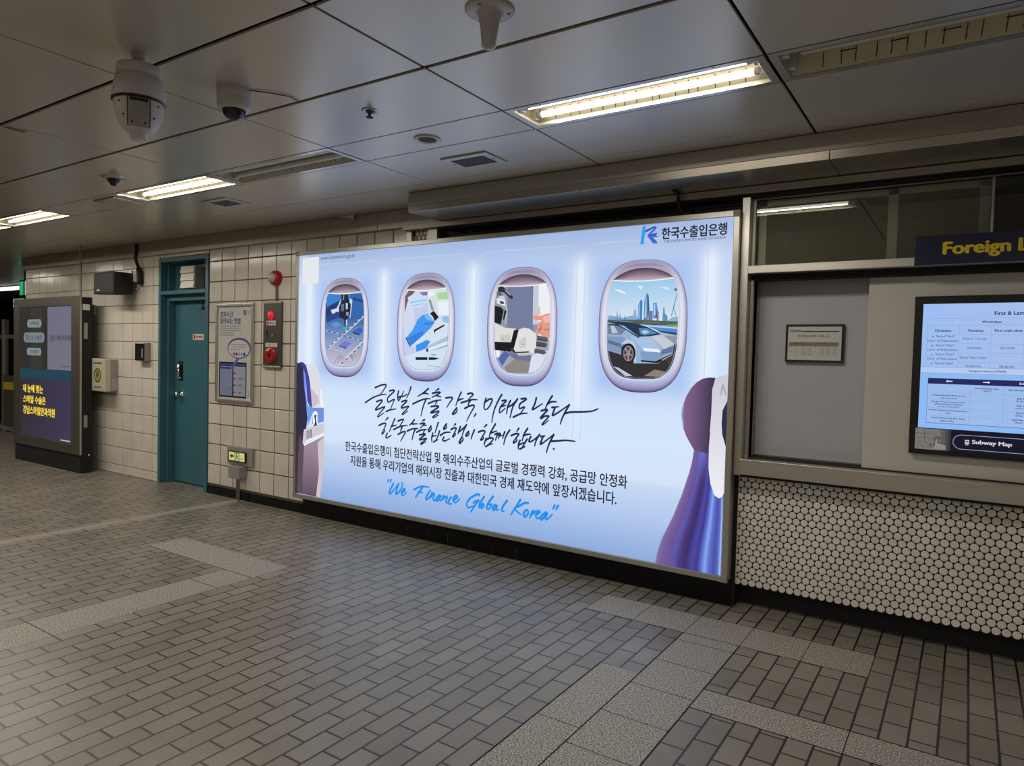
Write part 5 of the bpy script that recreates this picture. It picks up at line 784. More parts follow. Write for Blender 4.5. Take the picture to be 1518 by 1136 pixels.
# black cable slung behind the header
cb = MB(); cb.tube([(-1.555, 4.10, 2.556), (-1.552, 4.17, 2.545), (-1.56, 4.205, 2.50), (-1.545, 4.225, 2.44), (-1.53, 4.228, 2.412)], 0.011, 8)
tag(cb.build('hanging_cable', 'black_matte'), 'black cable dropping from the steel header behind the advertisement', 'cable')
# ================================================================ THINGS ON THE LEFT WALL
# framed train-time poster
po = thing('wall_poster', 'silver-framed poster on reading train times, on white tiles beside the teal door', 'poster', (-6.18, WALL, 0.98))
b = MB(); X, Xr, Za, Zb = -6.492, -5.877, 0.978, 1.982; q = .036
b.box(X, Xr, 4.266, 4.296, Zb - q, Zb); b.box(X, Xr, 4.266, 4.296, Za, Za + q); b.box(X, X + q * .8, 4.266, 4.296, Za + q, Zb - q); b.box(Xr - q * .8, Xr, 4.266, 4.296, Za + q, Zb - q)
b.build('frame', 'alu', po, bevel=0.009, seg=3)
b = MB(); y = 4.281
def pr(x0, x1, z0, z1, c, k=1): b.rect(x0, x1, z0, z1, y - .0003 * k, hx(c))
pr(X + .02, Xr - .02, Za + .03, Zb - .03, 'c9c9c6', 0)
b.text('열차시간', -6.423, 1.842, x1=-6.214, z1=1.900, y=y - .0006, col=hx('2c4a86'), bold=.05); b.text('알아보는 방법', -6.425, 1.776, x1=-6.093, z1=1.833, y=y - .0006, col=hx('2c4a86'), bold=.05)
b.disc(-6.022, 1.885, .021, y - .0004, hx('2a3a78'), 20, .026); b.stroke([(-6.033, 1.872), (-6.022, 1.886), (-6.012, 1.898)], .008, y - .0007, hx('c9c9c6'), 0)
b.text('서울교통공사', -5.992, 1.888, h=.013, y=y - .0006, col=hx('6a6f86')); b.text('Seoul Metro', -5.992, 1.870, h=.012, y=y - .0006, col=hx('6a6f86'))
for z, x1, t in ((1.747, -6.08, '열차의 현재 위치와 도착시간을 안내합니다'), (1.724, -6.085, '행선안내기에 표시되는 열차시간을 확인하세요'), (1.701, -6.08, '스마트폰 앱으로 실시간 열차위치 확인이'), (1.677, -6.21, '가능하며 편리하게 이용'), (1.653, -6.185, '하실 수 있습니다 감사합니다')):
    b.text(t, -6.427, z, x1=x1, z1=z + .012, y=y - .0006, col=hx('55555c'), bold=.01)
b.disc(-6.108, 1.530, .19, y - .0006, hx('5c5a94'), 40, .106); b.disc(-6.112, 1.524, .172, y - .0009, hx('d2d2d4'), 40, .090)
for z, x1, t in ((1.558, -5.98, '열차위치 정보에서 열차번호를 누르면'), (1.533, -5.995, '도착역과 시간을 확인할'), (1.508, -6.09, '수 있습니다')): b.text(t, -6.242, z, x1=x1, z1=z + .014, y=y - .0012, col=hx('3c3c44'), bold=.015)
for i, c in enumerate(('c2404a', '3a4a94', 'd08a9c', '8a9ac8', '2c4a8a')): b.disc(-6.190 + .042 * i, 1.470, .016, y - .0012, hx(c), 14, .019)
b.flat([(-6.14, 1.432), (-6.095, 1.430), (-6.175, 1.350), (-6.225, 1.343)], y - .0014, hx('6a6aa4'))
pr(-6.436, -5.984, 1.030, 1.388, '1a1c3c', 2); pr(-6.424, -5.996, 1.352, 1.374, '4a5590', 3); pr(-6.420, -6.214, 1.046, 1.346, '8d98bc', 3); pr(-6.197, -5.998, 1.046, 1.346, 'a9aec6', 3)
pr(-6.415, -6.235, 1.318, 1.336, '3b4a94', 4); b.stroke([(-6.33, 1.06), (-6.31, 1.10), (-6.26, 1.125), (-6.22, 1.128)], .006, y - .0014, hx('6a78b0'), 0)
for z in (1.276, 1.223, 1.155, 1.083):
    pr(-6.190, -6.172, z - .008, z + .008, '1c2038', 4)
    if z < 1.27: pr(-6.095, -6.077, z - .006, z + .010, '1c2038', 4)
    pr(-6.160, -6.12, z - .003, z + .003, 'b08a98', 4); pr(-6.07, -6.02, z - .003, z + .003, '8a8fae', 4)
b.stroke([(-5.955, 1.05), (-5.950, 1.085), (-5.94, 1.06), (-5.93, 1.045)], .004, y - .0008, hx('8f9096'), 0); b.stroke([(-5.96, 1.10), (-5.945, 1.115)], .004, y - .0008, hx('8f9096'), 0)
pr(-5.965, -5.905, 1.012, 1.026, 'e8e8ee', 1)
b.build('poster_sheet', 'print', po)
# fire alarm panel
al = thing('fire_alarm_box', 'tall steel fire alarm panel with lit red lamp and red round knob', 'alarm panel', (-5.586, WALL, 1.35))
b = MB(); b.box(-5.722, -5.455, 4.272, 4.296, 1.348, 1.982, 0); b.build('steel_plate', 'panel_steel', al, bevel=0.006)
for z in (1.965, 1.347): MB().box(-5.722, -5.455, 4.268, 4.274, z, z + .019).build('edge_strip', 'alu', al, bevel=0.002)
MB().lathe([(0.044, 0), (0.044, -0.006), (0.036, -0.016), (0.018, -0.022), (0, -0.024)], (-5.604, 4.272, 1.852), 'y', 20).build('red_lamp', 'red_lamp', al)
b = MB(); b.box(-5.668, -5.533, 4.2705, 4.272, 1.757, 1.800, 0); b.rect(-5.660, -5.625, 1.765, 1.793, 4.270, hx('b4485a'), 1); b.text('발신기', -5.615, 1.768, x1=-5.545, z1=1.788, y=4.2699, col=hx('3a3a44'), bold=.05, m=1)
b.build('label_plate', ['paper', 'print'], al)
b = MB(); b.box(-5.664, -5.652, 4.270, 4.2725, 1.628, 1.716, 0); b.build('door_catch', 'black', al); b = MB(); b.lathe([(0.012, 0), (0.012, -0.006), (0.005, -0.007), (0, -0.007)], (-5.595, 4.272, 1.658), 'y', 12); b.build('key_lock', 'chrome', al)
b = MB(); b.box(-5.682, -5.506, 4.2705, 4.272, 1.549, 1.586, 0); b.text('화재 신고', -5.66, 1.558, x1=-5.53, z1=1.576, y=4.2699, col=hx('a08a6a'), m=1); b.build('paper_label', ['paper', 'print'], al)
k = MB().lathe([(0.082, 0), (0.082, -0.008), (0.074, -0.020), (0.045, -0.022), (0.03, -0.016), (0, -0.015)], (-5.602, 4.272, 1.470), 'y', 28).build('call_button', 'red', al)
MB().box(-5.640, -5.598, 4.2475, 4.2495, 1.508, 1.526).build('button_label', 'paper', k)
MB().box(-5.612, -5.592, 4.2475, 4.2495, 1.44, 1.482).build('button_slot', 'black', k)
# bell and its conduit
be = thing('fire_alarm_bell', 'round red fire alarm bell on a short pipe above the steel panel', 'alarm bell', (-5.548, WALL, 2.205))
MB().lathe([(0.072, 0.0), (0.074, -0.012), (0.068, -0.045), (0.052, -0.062), (0.044, -0.064)], (-5.548, WALL - .004, 2.205), 'y', 28).build('red_gong', 'red', be)
MB().lathe([(0.046, -0.060), (0.044, -0.082), (0.030, -0.098), (0.012, -0.105), (0, -0.106)], (-5.548, WALL - .004, 2.205), 'y', 24).build('clear_lens', 'clear', be)
MB().tube([(-5.54, 4.283, 2.14), (-5.54, 4.283, 1.983)], 0.012, 10).build('conduit', 'grey_plastic', be)
# low exit sign
ex = thing('exit_sign', 'low lit exit sign with green running figure and left arrow above the skirting', 'exit sign', (-6.06, WALL, 0.35))
MB().box(-6.262, -5.856, 4.262, 4.296, 0.358, 0.540).build('back_plate', 'grey_plastic', ex, bevel=0.005)
MB().box(-6.222, -5.937, 4.246, 4.262, 0.390, 0.497).build('black_frame', 'black', ex, bevel=0.006)
b = MB(); y = 4.2455; z0, z1 = .402, .486; b.rect(-6.205, -5.953, z0, z1, y, hx('c3c478')); g = hx('1f3a1c')
b.flat([(-6.19, .444), (-6.158, .470), (-6.158, .456), (-6.128, .456), (-6.128, .433), (-6.158, .433), (-6.158, .418)], y - .0004, g)
b.rect(-6.115, -6.035, .405, .483, y - .0004, hx('2f6a34')); b.rect(-6.106, -6.044, .405, .476, y - .0006, hx('c3c478'))
b.disc(-6.078, .466, .0075, y - .0008, g, 12); b.stroke([(-6.078, .455), (-6.072, .434)], .014, y - .0009, g, 0.1); b.stroke([(-6.072, .436), (-6.088, .424), (-6.09, .408)], .008, y - .0009, g, 0.1); b.stroke([(-6.072, .436), (-6.058, .424), (-6.046, .414)], .008, y - .0009, g, 0.1); b.stroke([(-6.078, .452), (-6.095, .444), (-6.10, .434)], .006, y - .0009, g, 0.1); b.stroke([(-6.076, .452), (-6.06, .446), (-6.052, .454)], .006, y - .0009, g, 0.1)
b.text('비상구', -6.025, .420, x1=-5.975, z1=.436, y=y - .0005, col=g, bold=.05)
b.build('lit_face', 'screen', ex)
jb = thing('junction_box', 'grey junction box with two pipes to the floor beneath the exit sign', 'junction box', (-6.05, WALL, 0))
MB().box(-6.142, -5.970, 4.205, 4.296, 0.236, 0.352).build('box_body', 'grey_plastic', jb, bevel=0.006)
MB().box(-6.146, -5.966, 4.196, 4.207, 0.232, 0.356).build('box_lid', 'grey_plastic', jb, bevel=0.004)
for x, yy in ((-6.105, 4.272), (-6.02, 4.235)): MB().tube([(x, yy, 0.24), (x, yy, 0.002)], 0.0095, 10).build('conduit', 'grey_plastic', jb)
# small louvred box on the transom
lv = thing('emergency_light_box', 'small white ribbed box mounted in the transom over the teal door', 'box', (-7.07, 4.44, 2.16))
MB().box(-7.190, -6.947, 4.325, 4.438, 2.16, 2.406).build('box_body', 'grey_plastic', lv, bevel=0.004)
b = MB()
for i in range(3):
    z = 2.164 + .081 * i; b.add([(-7.192, 4.325, z), (-6.945, 4.325, z), (-6.945, 4.300, z + .004), (-7.192, 4.300, z + .004), (-7.192, 4.325, z + .078), (-6.945, 4.325, z + .078), (-6.945, 4.312, z + .078), (-7.192, 4.312, z + .078)], [(0, 1, 2, 3), (3, 2, 6, 7), (7, 6, 5, 4), (0, 3, 7, 4), (1, 5, 6, 2)])
b.build('ribbed_front', mat('bright_white_plastic', (0.78, 0.76, 0.7), 0.35), lv, bevel=0.002, seg=1)
# wall loudspeaker with cable
sp = thing('wall_loudspeaker', 'black box loudspeaker fixed high on the white tiles left of the door', 'loudspeaker', (-8.2, WALL, 2.1))
b = MB(); v = [(-8.425, 4.0, 2.112), (-7.968, 4.0, 2.092), (-8.03, 4.245, 2.118), (-8.36, 4.245, 2.12), (-8.425, 4.0, 2.352), (-7.968, 4.0, 2.356), (-8.03, 4.245, 2.36), (-8.36, 4.245, 2.36)]
b.add(v, [(0, 3, 2, 1), (4, 5, 6, 7), (0, 1, 5, 4), (1, 2, 6, 5), (2, 3, 7, 6), (3, 0, 4, 7)]); b.build('cabinet', 'black', sp, bevel=0.008, seg=2)
b = MB(); b.box(-8.415, -7.978, 3.992, 4.002, 2.118, 2.345); b.build('grille', 'speaker', sp, bevel=0.004)
b = MB(); b.flat([(-8.345, 2.145), (-8.275, 2.145), (-8.285, 2.164), (-8.33, 2.164)], 3.9915, hx('b8b8b8')); b.build('badge', 'print', sp)
MB().box(-8.25, -8.14, 4.24, 4.297, 2.18, 2.29).build('wall_bracket', 'black', sp, bevel=0.003)
sc_ = thing('speaker_cable', 'dark cable with blue and white terminal block, dropping to the black loudspeaker', 'cable', (-7.95, WALL, 2.69))
MB().tube([(-7.965, 4.238, 2.695), (-7.965, 4.238, 2.60), (-7.985, 4.238, 2.545), (-7.965, 4.24, 2.49), (-7.935, 4.25, 2.42)], 0.018, 8).build('cable_run', 'black_matte', sc_)
MB().tube([(-7.935, 4.25, 2.42), (-7.922, 4.26, 2.36), (-7.92, 4.265, 2.28), (-7.935, 4.27, 2.235)], 0.028, 10).build('cable_sleeve', 'black_matte', sc_)
b = MB(); b.box(-8.03, -7.965, 4.235, 4.297, 2.262, 2.392, 0); b.box(-8.085, -8.032, 4.245, 4.297, 2.285, 2.394, 1); b.build('terminal_block', ['white_plastic', mat('blue_plastic', (0.02, 0.07, 0.16), 0.4)], sc_, bevel=0.004)
MB().tube([(-7.935, 4.27, 2.235), (-7.94, 4.265, 2.19), (-7.98, 4.255, 2.16), (-8.03, 4.24, 2.17)], 0.005, 6).build('thin_lead', 'black_matte', sc_)
# small grey box with smoked cover
gb = thing('smoked_cover_box', 'small grey wall box with dark smoked front, on tiles just beside the teal door', 'box', (-7.85, WALL, 1.36))
MB().box(-7.950, -7.750, 4.228, 4.297, 1.360, 1.570).build('box_body', 'grey_plastic', gb, bevel=0.006)
MB().box(-7.946, -7.756, 4.216, 4.23, 1.366, 1.564).build('smoked_cover', 'smoke', gb, bevel=0.006)
MB().box(-7.80, -7.775, 4.2145, 4.2165, 1.40, 1.50).build('inner_slip', 'grey_plastic', gb)
# cream emblem box
eb = thing('cream_emblem_box', 'cream wall box with round green and orange emblem, beside the kiosk', 'box', (-8.62, WALL, 0.98))
MB().box(-8.770, -8.462, 4.215, 4.297, 0.985, 1.362).build('box_body', 'grey_plastic', eb, bevel=0.006)
MB().box(-8.782, -8.458, 4.138, 4.216, 0.980, 1.372).build('front_cover', 'cream_plastic', eb, bevel=0.014, seg=3)
b = MB(); y = 4.1372; cx, cz = -8.62, 1.172
b.disc(cx, cz, .085, y, hx('9fb87a'), 36, .095); b.disc(cx, cz, .078, y - .0003, hx('1f3a28'), 36, .086); b.disc(cx, cz, .060, y - .0006, hx('b8b070'), 36, .068)
b.disc(cx, cz + .012, .044, y - .0009, hx('8a6f2c'), 28, .046); b.flat([(cx - .03, cz - .012), (cx + .03, cz - .012), (cx + .018, cz - .05), (cx, cz - .06), (cx - .018, cz - .05)], y - .0011, hx('c2622c')); b.disc(cx, cz + .002, .024, y - .0013, hx('2c6a78'), 20, .02)
b.rect(cx - .004, cx + .004, cz + .062, cz + .09, y - .0013, hx('b8b070')); b.rect(cx - .004, cx + .004, cz - .09, cz - .062, y - .0013, hx('b8b070'))
b.text('비상용품함', -8.72, 1.305, x1=-8.525, z1=1.330, y=y - .0003, col=hx('2f3a1c'), bold=.05); b.text('강남역', -8.70, 1.018, x1=-8.54, z1=1.045, y=y - .0003, col=hx('23301c'), bold=.05)
b.build('printed_emblem', 'print', eb)
b = MB(); b.add([(-8.4615, 4.228, 1.01), (-8.4615, 4.285, 1.01), (-8.4615, 4.285, 1.135), (-8.4615, 4.228, 1.135)], [(0, 1, 2, 3)], 0, [hx('b4a8b8')] * 4)
for i in range(8): b.add([(-8.4611, 4.234, 1.02 + .013 * i), (-8.4611, 4.279, 1.02 + .013 * i), (-8.4611, 4.279, 1.024 + .013 * i), (-8.4611, 4.234, 1.024 + .013 * i)], [(0, 1, 2, 3)], 0, [hx('8f84a0')] * 4)
b.build('side_notice', 'print', eb)
kp = thing('key_switch_plate', 'small cream key switch plate on tiles at the top corner of the kiosk', 'switch', (-9.02, WALL, 1.9))
MB().box(-9.06, -8.975, 4.262, 4.296, 1.905, 2.030).build('plate', 'cream_plastic', kp, bevel=0.004)
MB().lathe([(0.02, 0), (0.02, -0.008), (0.008, -0.009), (0, -0.009)], (-9.02, 4.262, 1.965), 'y', 14).build('key_switch', 'black', kp)

# ================================================================ ADVERTISING KIOSK
ki = thing('advertising_kiosk', 'tall free-standing bronze framed advertising kiosk with yellow Korean lettering on purple', 'kiosk', (-9.64, 4.07, 0))
KL, KR, KF, KB = -10.53, -8.752, 4.0, 4.14
MB().box(KL + .01, KR + .002, KF + .012, KB, 0.002, 2.095).build('cabinet', 'black_matte', ki, bevel=0.004)
b = MB(); b.box(KL, KR, KF, KF + .02, 1.996, 2.108); b.box(KL, KR, KF, KF + .02, 0.215, 0.335); b.box(KL, -10.36, KF, KF + .02, .335, 1.996); b.box(-8.965, KR, KF, KF + .02, .335, 1.996)
b.build('front_frame', 'bronze', ki, bevel=0.003)
MB().box(KR, KR + .006, KF + .001, KF + .02, 0.22, 2.10).build('edge_strip', 'alu', ki)
b = MB(); y = KF + .0105
b.rect(-10.365, -8.96, .33, 2.0, y, hx('2c2a2a')); b.flat([(-10.365, .33), (-8.96, .33), (-8.96, 1.09), (-10.365, 1.09)], y - .0004, lambda p: lerp(hx('2c2830'), hx('39324f'), (p[0] + 10.3) / .5))
b.rect(-10.345, -9.593, 1.21, 1.985, y - .0004, hx('282724')); b.rect(-10.05, -9.75, 1.21, 1.985, y - .0006, hx('31312c'))
b.flat([(-9.593, 1.213), (-8.97, 1.213), (-8.97, 1.99), (-9.593, 1.99)], y - .0006, lambda p: lerp(hx('6e6d7a'), hx('68687c'), (p[1] - 1.2) / .8))
b.rect(-10.382, -8.96, 1.088, 1.208, y - .0008, hx('173f50'))
def pill_(x0, x1, z0, z1, c):
    r = (z1 - z0) / 2; k_ = 10; b.flat([(x1 - r * .9 + r * .9 * math.sin(i * math.pi / k_), (z0 + z1) / 2 + r * math.cos(i * math.pi / k_)) for i in range(k_ + 1)] + [(x0 + r * .9 - r * .9 * math.sin(i * math.pi / k_), (z0 + z1) / 2 - r * math.cos(i * math.pi / k_)) for i in range(k_ + 1)], y - .0009, hx(c))
pill_(-10.16, -9.756, 1.737, 1.84, '7c878c'); pill_(-10.258, -9.675, 1.546, 1.672, '758087'); pill_(-10.168, -9.76, 1.381, 1.476, '7c878c')
b.text('나에게', -10.09, 1.765, x1=-9.84, z1=1.815, y=y - .0012, col=hx('444c54'), bold=.05); b.text('맞는 눈 수술은', -10.20, 1.575, x1=-9.74, z1=1.645, y=y - .0012, col=hx('444c54'), bold=.05); b.text('무엇일까', -10.08, 1.405, x1=-9.84, z1=1.452, y=y - .0012, col=hx('444c54'), bold=.05)
b.text('강남 스마일 안과의원', -9.525, 1.572, x1=-8.985, z1=1.64, y=y - .0012, col=hx('33344a'), bold=.05)
b.rect(-9.245, -9.01, 1.258, 1.266, y - .0012, hx('4a4a60')); b.rect(-9.25, -8.998, .352, .366, y - .0012, hx('b8b498'))
for t, x1, z0, z1 in (('내 눈에 맞는', -9.716, .903, 1.003), ('스마일 수술은', -9.645, .765, .862), ('강남스마일안과의원', -9.400, .622, .726)): b.text(t, -10.272, z0, x1=x1, z1=z1, y=y - .0012, col=hx('f2d23a'), bold=.09)
b.build('poster_face', 'screen', ki)
b = MB()
for z0, z1 in ((1.60, 1.79), (.545, .69)):
    hb = MB(); hb.box(KR + .002, KR + .007, 4.045, 4.085, z0, z1); hb.build('side_latch', 'grey_plastic', ki, bevel=0.002)
MB().box(KR + .002, KR + .004, 4.03, 4.11, 1.94, 2.01).build('side_label', 'paper', ki)
MB().lathe([(0, 0), (0.012, 0), (0.012, 0.006), (0, 0.006)], (KR + .002, 4.105, 0.21), 'x', 10).build('side_lock', 'chrome', ki)
MB().tube([(-8.80, 4.03, 2.095), (-8.80, 4.03, CEIL)], 0.014, 12).build('power_conduit', 'alu', ki)

# ================================================================ THINGS ON THE CEILING
Zc = CEIL
pz = thing('ptz_camera', 'large white dome-bodied surveillance camera hanging on a short ceiling stem', 'security camera', (-2.89, 1.545, Zc)); c = (-2.89, 1.545, Zc)
MB().lathe([(0.032, 0), (0.032, -0.006), (0.024, -0.008), (0.023, -0.06)], c, 'z', 20).build('mounting_stem', 'white_plastic', pz)
MB().lathe([(0.02, -0.045), (0.079, -0.046), (0.083, -0.052), (0.085, -0.088), (0.082, -0.09)], c, 'z', 36).build('top_cap', 'white_plastic', pz)
MB().lathe([(0.082, -0.088), (0.086, -0.09), (0.096, -0.135), (0.1, -0.185), (0.098, -0.19), (0.03, -0.19)], c, 'z', 40).build('upper_body', 'white_plastic', pz)
MB().lathe([(0.101, -0.186), (0.101, -0.193), (0.09, -0.195)], c, 'z', 40).build('seal_ring', 'black', pz)
hd = MB().lathe([(0.092, -0.19), (0.093, -0.205), (0.088, -0.24), (0.076, -0.275), (0.058, -0.303), (0.04, -0.315), (0, -0.318)], c, 'z', 40).build('lower_dome', 'white_plastic', pz)
# lens window facing the photographer
dv = Vector((0.881, -0.472, 0)); sd = Vector((0.472, 0.881, 0))
def onhd(a, z, r): p = Vector(c) + dv * (r * math.cos(a)) + sd * (r * math.sin(a)); return (p.x, p.y, Zc + z)
b = MB(); prof = [(0.0975, -0.196), (0.0965, -0.215), (0.0925, -0.245), (0.082, -0.275), (0.066, -0.302)]
for (da, m_, ex_) in ((0.46, 0, 0.0), (0.40, 1, 0.0025)):
    V = []; nA = 8
    for (r_, z_) in prof:
        for i in range(nA + 1):
            hw = da * 0.095 / r_ ; V.append(onhd(-hw + 2 * hw * i / nA, z_ - (0 if m_ == 0 else .002), r_ + ex_))
    b.add(V, [(j * (nA + 1) + i, j * (nA + 1) + i + 1, (j + 1) * (nA + 1) + i + 1, (j + 1) * (nA + 1) + i) for j in range(len(prof) - 1) for i in range(nA)], m_, smooth=True)
V = [onhd(-.33 + .66 * i / 8, z_, .1005) for z_ in (-.2, -.212) for i in range(9)]
b.add(V, [(i, i + 1, 10 + i, 9 + i) for i in range(8)], 0)
b.build('lens_window', ['black', mat('smoky_white_window', (0.36, 0.34, 0.32), 0.25)], hd)
b = MB()
for a, z_, r_ in ((-.85, -.212, .0925), (-.75, -.262, .0815), (.85, -.212, .0925), (.75, -.262, .0815), (-.3, -.29, .0775), (.3, -.29, .0775)):
    p = onhd(a, z_, r_); b.lathe([(0, -.004), (.0035, -.003), (.004, 0), (.0035, .003), (0, .004)], p, 'z', 8)
b.build('screws', 'black', hd)
MB().lathe([(0.034, -0.300), (0.034, -0.338), (0.03, -0.342), (0, -0.342)], c, 'z', 24).build('end_cap', 'white_plastic', pz)
dc = thing('dome_camera', 'small white ceiling dome camera with a black glass dome', 'security camera', (-2.875, 1.975, Zc)); c = (-2.875, 1.975, Zc)
MB().lathe([(0.076, 0), (0.077, -0.002), (0.076, -0.035), (0.0745, -0.037), (0.0745, -0.039), (0.073, -0.075), (0.066, -0.088), (0.052, -0.092)], c, 'z', 36).build('housing', 'white_plastic', dc)
MB().lathe([(0.053, -0.088), (0.052, -0.095), (0.046, -0.113), (0.033, -0.128), (0.016, -0.135), (0, -0.136)], c, 'z', 32).build('dark_dome', 'smoke', dc)
MB().tube([(-2.80, 2.0, Zc - .004), (-2.74, 2.07, Zc - .006), (-2.70, 2.15, Zc - .004), (-2.72, 2.215, Zc - .006)], 0.0025, 6).build('cable', 'black', dc)
cn = thing('ceiling_antenna', 'white ceiling disc with a tapering stem pointing down, at the top edge', 'ceiling antenna', (-1.43, 1.97, Zc)); c = (-1.43, 1.97, Zc)
MB().lathe([(0.086, 0), (0.087, -0.004), (0.080, -0.010), (0.06, -0.013), (0.05, -0.014)], c, 'z', 40).build('base_disc', 'white_plastic', cn)
MB().lathe([(0.052, -0.012), (0.043, -0.018), (0.036, -0.035), (0.030, -0.075), (0.025, -0.125), (0.022, -0.13), (0, -0.131)], c, 'z', 32).build('stem', 'white_plastic', cn)
b = MB()
for a in (0.6, 2.7, 4.8): b.lathe([(0.007, 0), (0.007, -.003), (0, -.004)], (c[0] + .066 * math.cos(a), c[1] + .066 * math.sin(a), Zc - .011), 'z', 10)
b.build('screws', 'grey_plastic', cn)
MB().lathe([(0.014, -0.1305), (0.014, -0.134), (0, -0.134)], c, 'z', 16).build('tip', 'paper', cn)
s1 = thing('sprinkler', 'small brass sprinkler head in a round flange, left of the ceiling grille', 'sprinkler', (-2.512, 2.476, Zc)); c = (-2.512, 2.476, Zc)
MB().lathe([(0.04, 0), (0.04, -.004), (0.028, -.006), (0.026, .0)], c, 'z', 24).build('flange', 'alu', s1)
b = MB(); b.lathe([(0.016, 0), (0.014, -.012), (0.008, -.014), (0.006, -.03), (0.018, -.031), (0.018, -.034), (0, -.035)], c, 'z', 16)
b.build('sprinkler_head', 'grout_dark', s1)
s2 = thing('heat_detector', 'round metal detector disc with dark centre, ceiling near the lit left light', 'detector', (-5.06, 2.53, Zc)); c = (-5.06, 2.53, Zc)
MB().lathe([(0.076, 0), (0.076, -.006), (0.045, -.016), (0.04, -.016)], c, 'z', 28).build('base_disc', 'alu', s2)
MB().lathe([(0.042, -.015), (0.036, -.034), (0.02, -.05), (0.018, -.06), (0, -.062)], c, 'z', 20).build('sensor', 'black', s2)
rs = thing('ceiling_speaker', 'round recessed ceiling speaker grille between the two fluorescent lights', 'ceiling speaker', (-2.551, 2.955, Zc)); c = (-2.551, 2.955, Zc)
MB().lathe([(0.074, 0), (0.075, -.005), (0.068, -.009), (0.052, -.006), (0.050, .004)], c, 'z', 36, caps=False).build('trim_ring', 'white_metal', rs)
b = MB(); b.lathe([(0.052, -.002), (0, -.0021)], c, 'z', 30)
b.build('mesh_grille', 'grout_dark', rs)
def vent(x0, x1, y0, y1, name, label, n, fr_):
    t = thing(name, label, 'air vent', ((x0 + x1) / 2, (y0 + y1) / 2, Zc), 'square ceiling vents')
    f = .042; b = MB(); b.box(x0, x1, y0, y0 + f, Zc - .010, Zc - .001); b.box(x0, x1, y1 - f, y1, Zc - .010, Zc - .001); b.box(x0, x0 + f, y0 + f, y1 - f, Zc - .010, Zc - .001); b.box(x1 - f, x1, y0 + f, y1 - f, Zc - .010, Zc - .001)
    for xx, yy in ((x0 + .02, (y0 + y1) / 2), (x1 - .02, (y0 + y1) / 2)): b.lathe([(.006, 0), (.006, -.003), (0, -.003)], (xx, yy, Zc - .010), 'z', 8, 1)
    b.build('vent_frame', [fr_, 'black'], t, bevel=0.002, seg=1)
    MB().box(x0 + f, x1 - f, y0 + f, y1 - f, Zc - .0015, Zc - .0005).build('backing', 'black_matte', t)
    for i in range(n):
        xx = x0 + f + (x1 - x0 - 2 * f) * (i + .5) / n
        MB().add([(xx - .002, y0 + f, Zc - .008), (xx + .004, y0 + f, Zc - .002), (xx + .004, y1 - f, Zc - .002), (xx - .002, y1 - f, Zc - .008), (xx - .0035, y0 + f, Zc - .0065), (xx - .0035, y1 - f, Zc - .0065)], [(0, 1, 2, 3), (0, 3, 5, 4)]).build('slat', 'slat', t)
vent(-2.735, -2.400, 3.29, 3.528, 'air_vent', 'square ceiling vent with clear dark slats, above the advertisement', 12, 'ceiling')
vent(-5.228, -4.903, 3.292, 3.530, 'air_vent', 'square ceiling vent with fine mesh, by the lit left light', 16, 'ceiling')
cp = thing('ceiling_plate', 'shiny square ceiling plate with a tiny red light, at the end of a lit light', 'access plate', (-5.86, 2.97, Zc))
MB().box(-6.02, -5.70, 2.85, 3.095, Zc - .012, Zc - .001).build('plate', 'flange', cp, bevel=0.003)
MB().lathe([(0.007, 0), (0.006, -.004), (0, -.006)], (-5.74, 3.03, Zc - .012), 'z', 10).build('red_indicator', 'red_lamp', cp)
cl = MB(); cl.box(-4.490, -4.440, 1.655, 1.760, Zc - .002, Zc - .0002, 0)
for i in range(7): cl.box(-4.483, -4.447, 1.662 + .013 * i, 1.670 + .013 * i, Zc - .0025, Zc - .002, 1)
tag(cl.build('ceiling_label', [mat('yellowed_label', (0.3, 0.26, 0.17), 0.6), 'grout_dark']), 'small yellowed label stuck on the ceiling at the left picture edge', 'label')
tf = MB(); tf.add([(-4.62, 4.235, Zc - .006), (-4.47, 4.232, Zc - .006), (-4.44, 4.215, Zc - .05), (-4.49, 4.22, Zc - .035), (-4.62, 4.22, Zc - .008), (-4.45, 4.225, Zc - .008)], [(0, 1, 5, 4), (4, 5, 2, 3)])
tf = tf.build('tape_flap', 'paper'); sm = tf.modifiers.new('solid', 'SOLIDIFY'); sm.thickness = .002
tag(tf, 'torn white tape flap hanging where ceiling meets the steel band', 'tape')

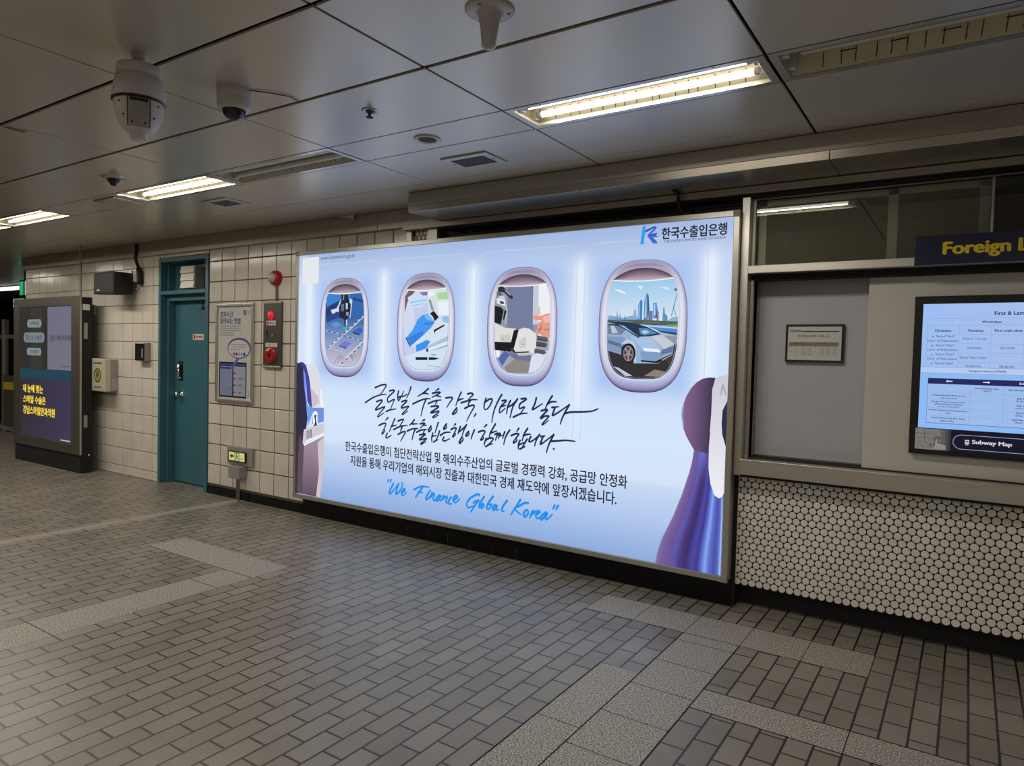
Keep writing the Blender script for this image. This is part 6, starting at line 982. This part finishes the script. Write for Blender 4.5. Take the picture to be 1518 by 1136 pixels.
# ================================================================ FAR LEFT, PAST THE WALL CORNER
gp = thing('glass_partition', 'dark glazed metal partition with grey posts at the left edge behind the kiosk', 'partition', (-14.0, 5.2, 0))
for x in (-14.02, -13.2, -15.2): MB().box(x - .045, x + .045, 5.16, 5.24, 0.0, 1.95).build('post', 'steel_dark', gp, bevel=0.004)
MB().box(-15.2, -13.2, 5.17, 5.23, 1.62, 1.68).build('rail', 'steel_dark', gp, bevel=0.003); MB().box(-15.2, -13.2, 5.17, 5.23, 0.02, 0.12).build('rail', 'steel_dark', gp, bevel=0.003)
MB().box(-15.16, -14.06, 5.195, 5.205, .12, 1.62).build('glass_pane', 'dark_glass', gp); MB().box(-13.98, -13.24, 5.195, 5.205, 1.0, 1.62).build('glass_pane', 'dark_glass', gp)
MB().box(-15.16, -14.08, 5.206, 5.215, .15, 1.05).build('blue_panel', 'blue_panel', gp)
MB().box(-13.97, -13.25, 5.15, 5.25, .12, .98).build('lower_panel', 'bronze', gp, bevel=0.003)
MB().box(-13.93, -13.55, 5.135, 5.15, .74, .87).build('yellow_plate', 'yellow', gp)
g1 = thing('green_exit_sign', 'lit green sign box hanging low over the partition at the left edge', 'sign', (-14.6, 6.4, 2.1))
MB().box(-16.35, -15.85, 6.2, 6.28, 2.27, 2.46).build('sign_case', 'black', g1); b = MB(); b.rect(-16.34, -15.86, 2.365, 2.45, 6.199, hx('7ac0ac')); b.rect(-16.34, -15.86, 2.285, 2.335, 6.199, hx('9ad2c0')); b.build('lit_face', 'screen', g1)
MB().box(-16.12, -16.08, 6.22, 6.26, 2.46, CEIL).build('hanger', 'black', g1)
g2 = thing('green_exit_sign', 'lit green sign edge showing right against the white tiled corner', 'sign', (-13.0, 5.3, 2.3))
MB().box(-12.95, -12.62, 5.0, 5.06, 2.30, 2.56).build('sign_case', 'black', g2); b = MB(); b.rect(-12.93, -12.80, 2.32, 2.54, 4.999, hx('2f9e6a')); b.rect(-12.75, -12.66, 2.32, 2.54, 4.999, hx('9ab8a0')); b.build('lit_face', 'screen', g2)
MB().box(-12.80, -12.76, 5.01, 5.05, 2.56, CEIL).build('hanger', 'black', g2)
MB().box(-26, -15.3, 7.9, 8.1, 0, CEIL).build('wall_far.001', 'black', kind='structure')
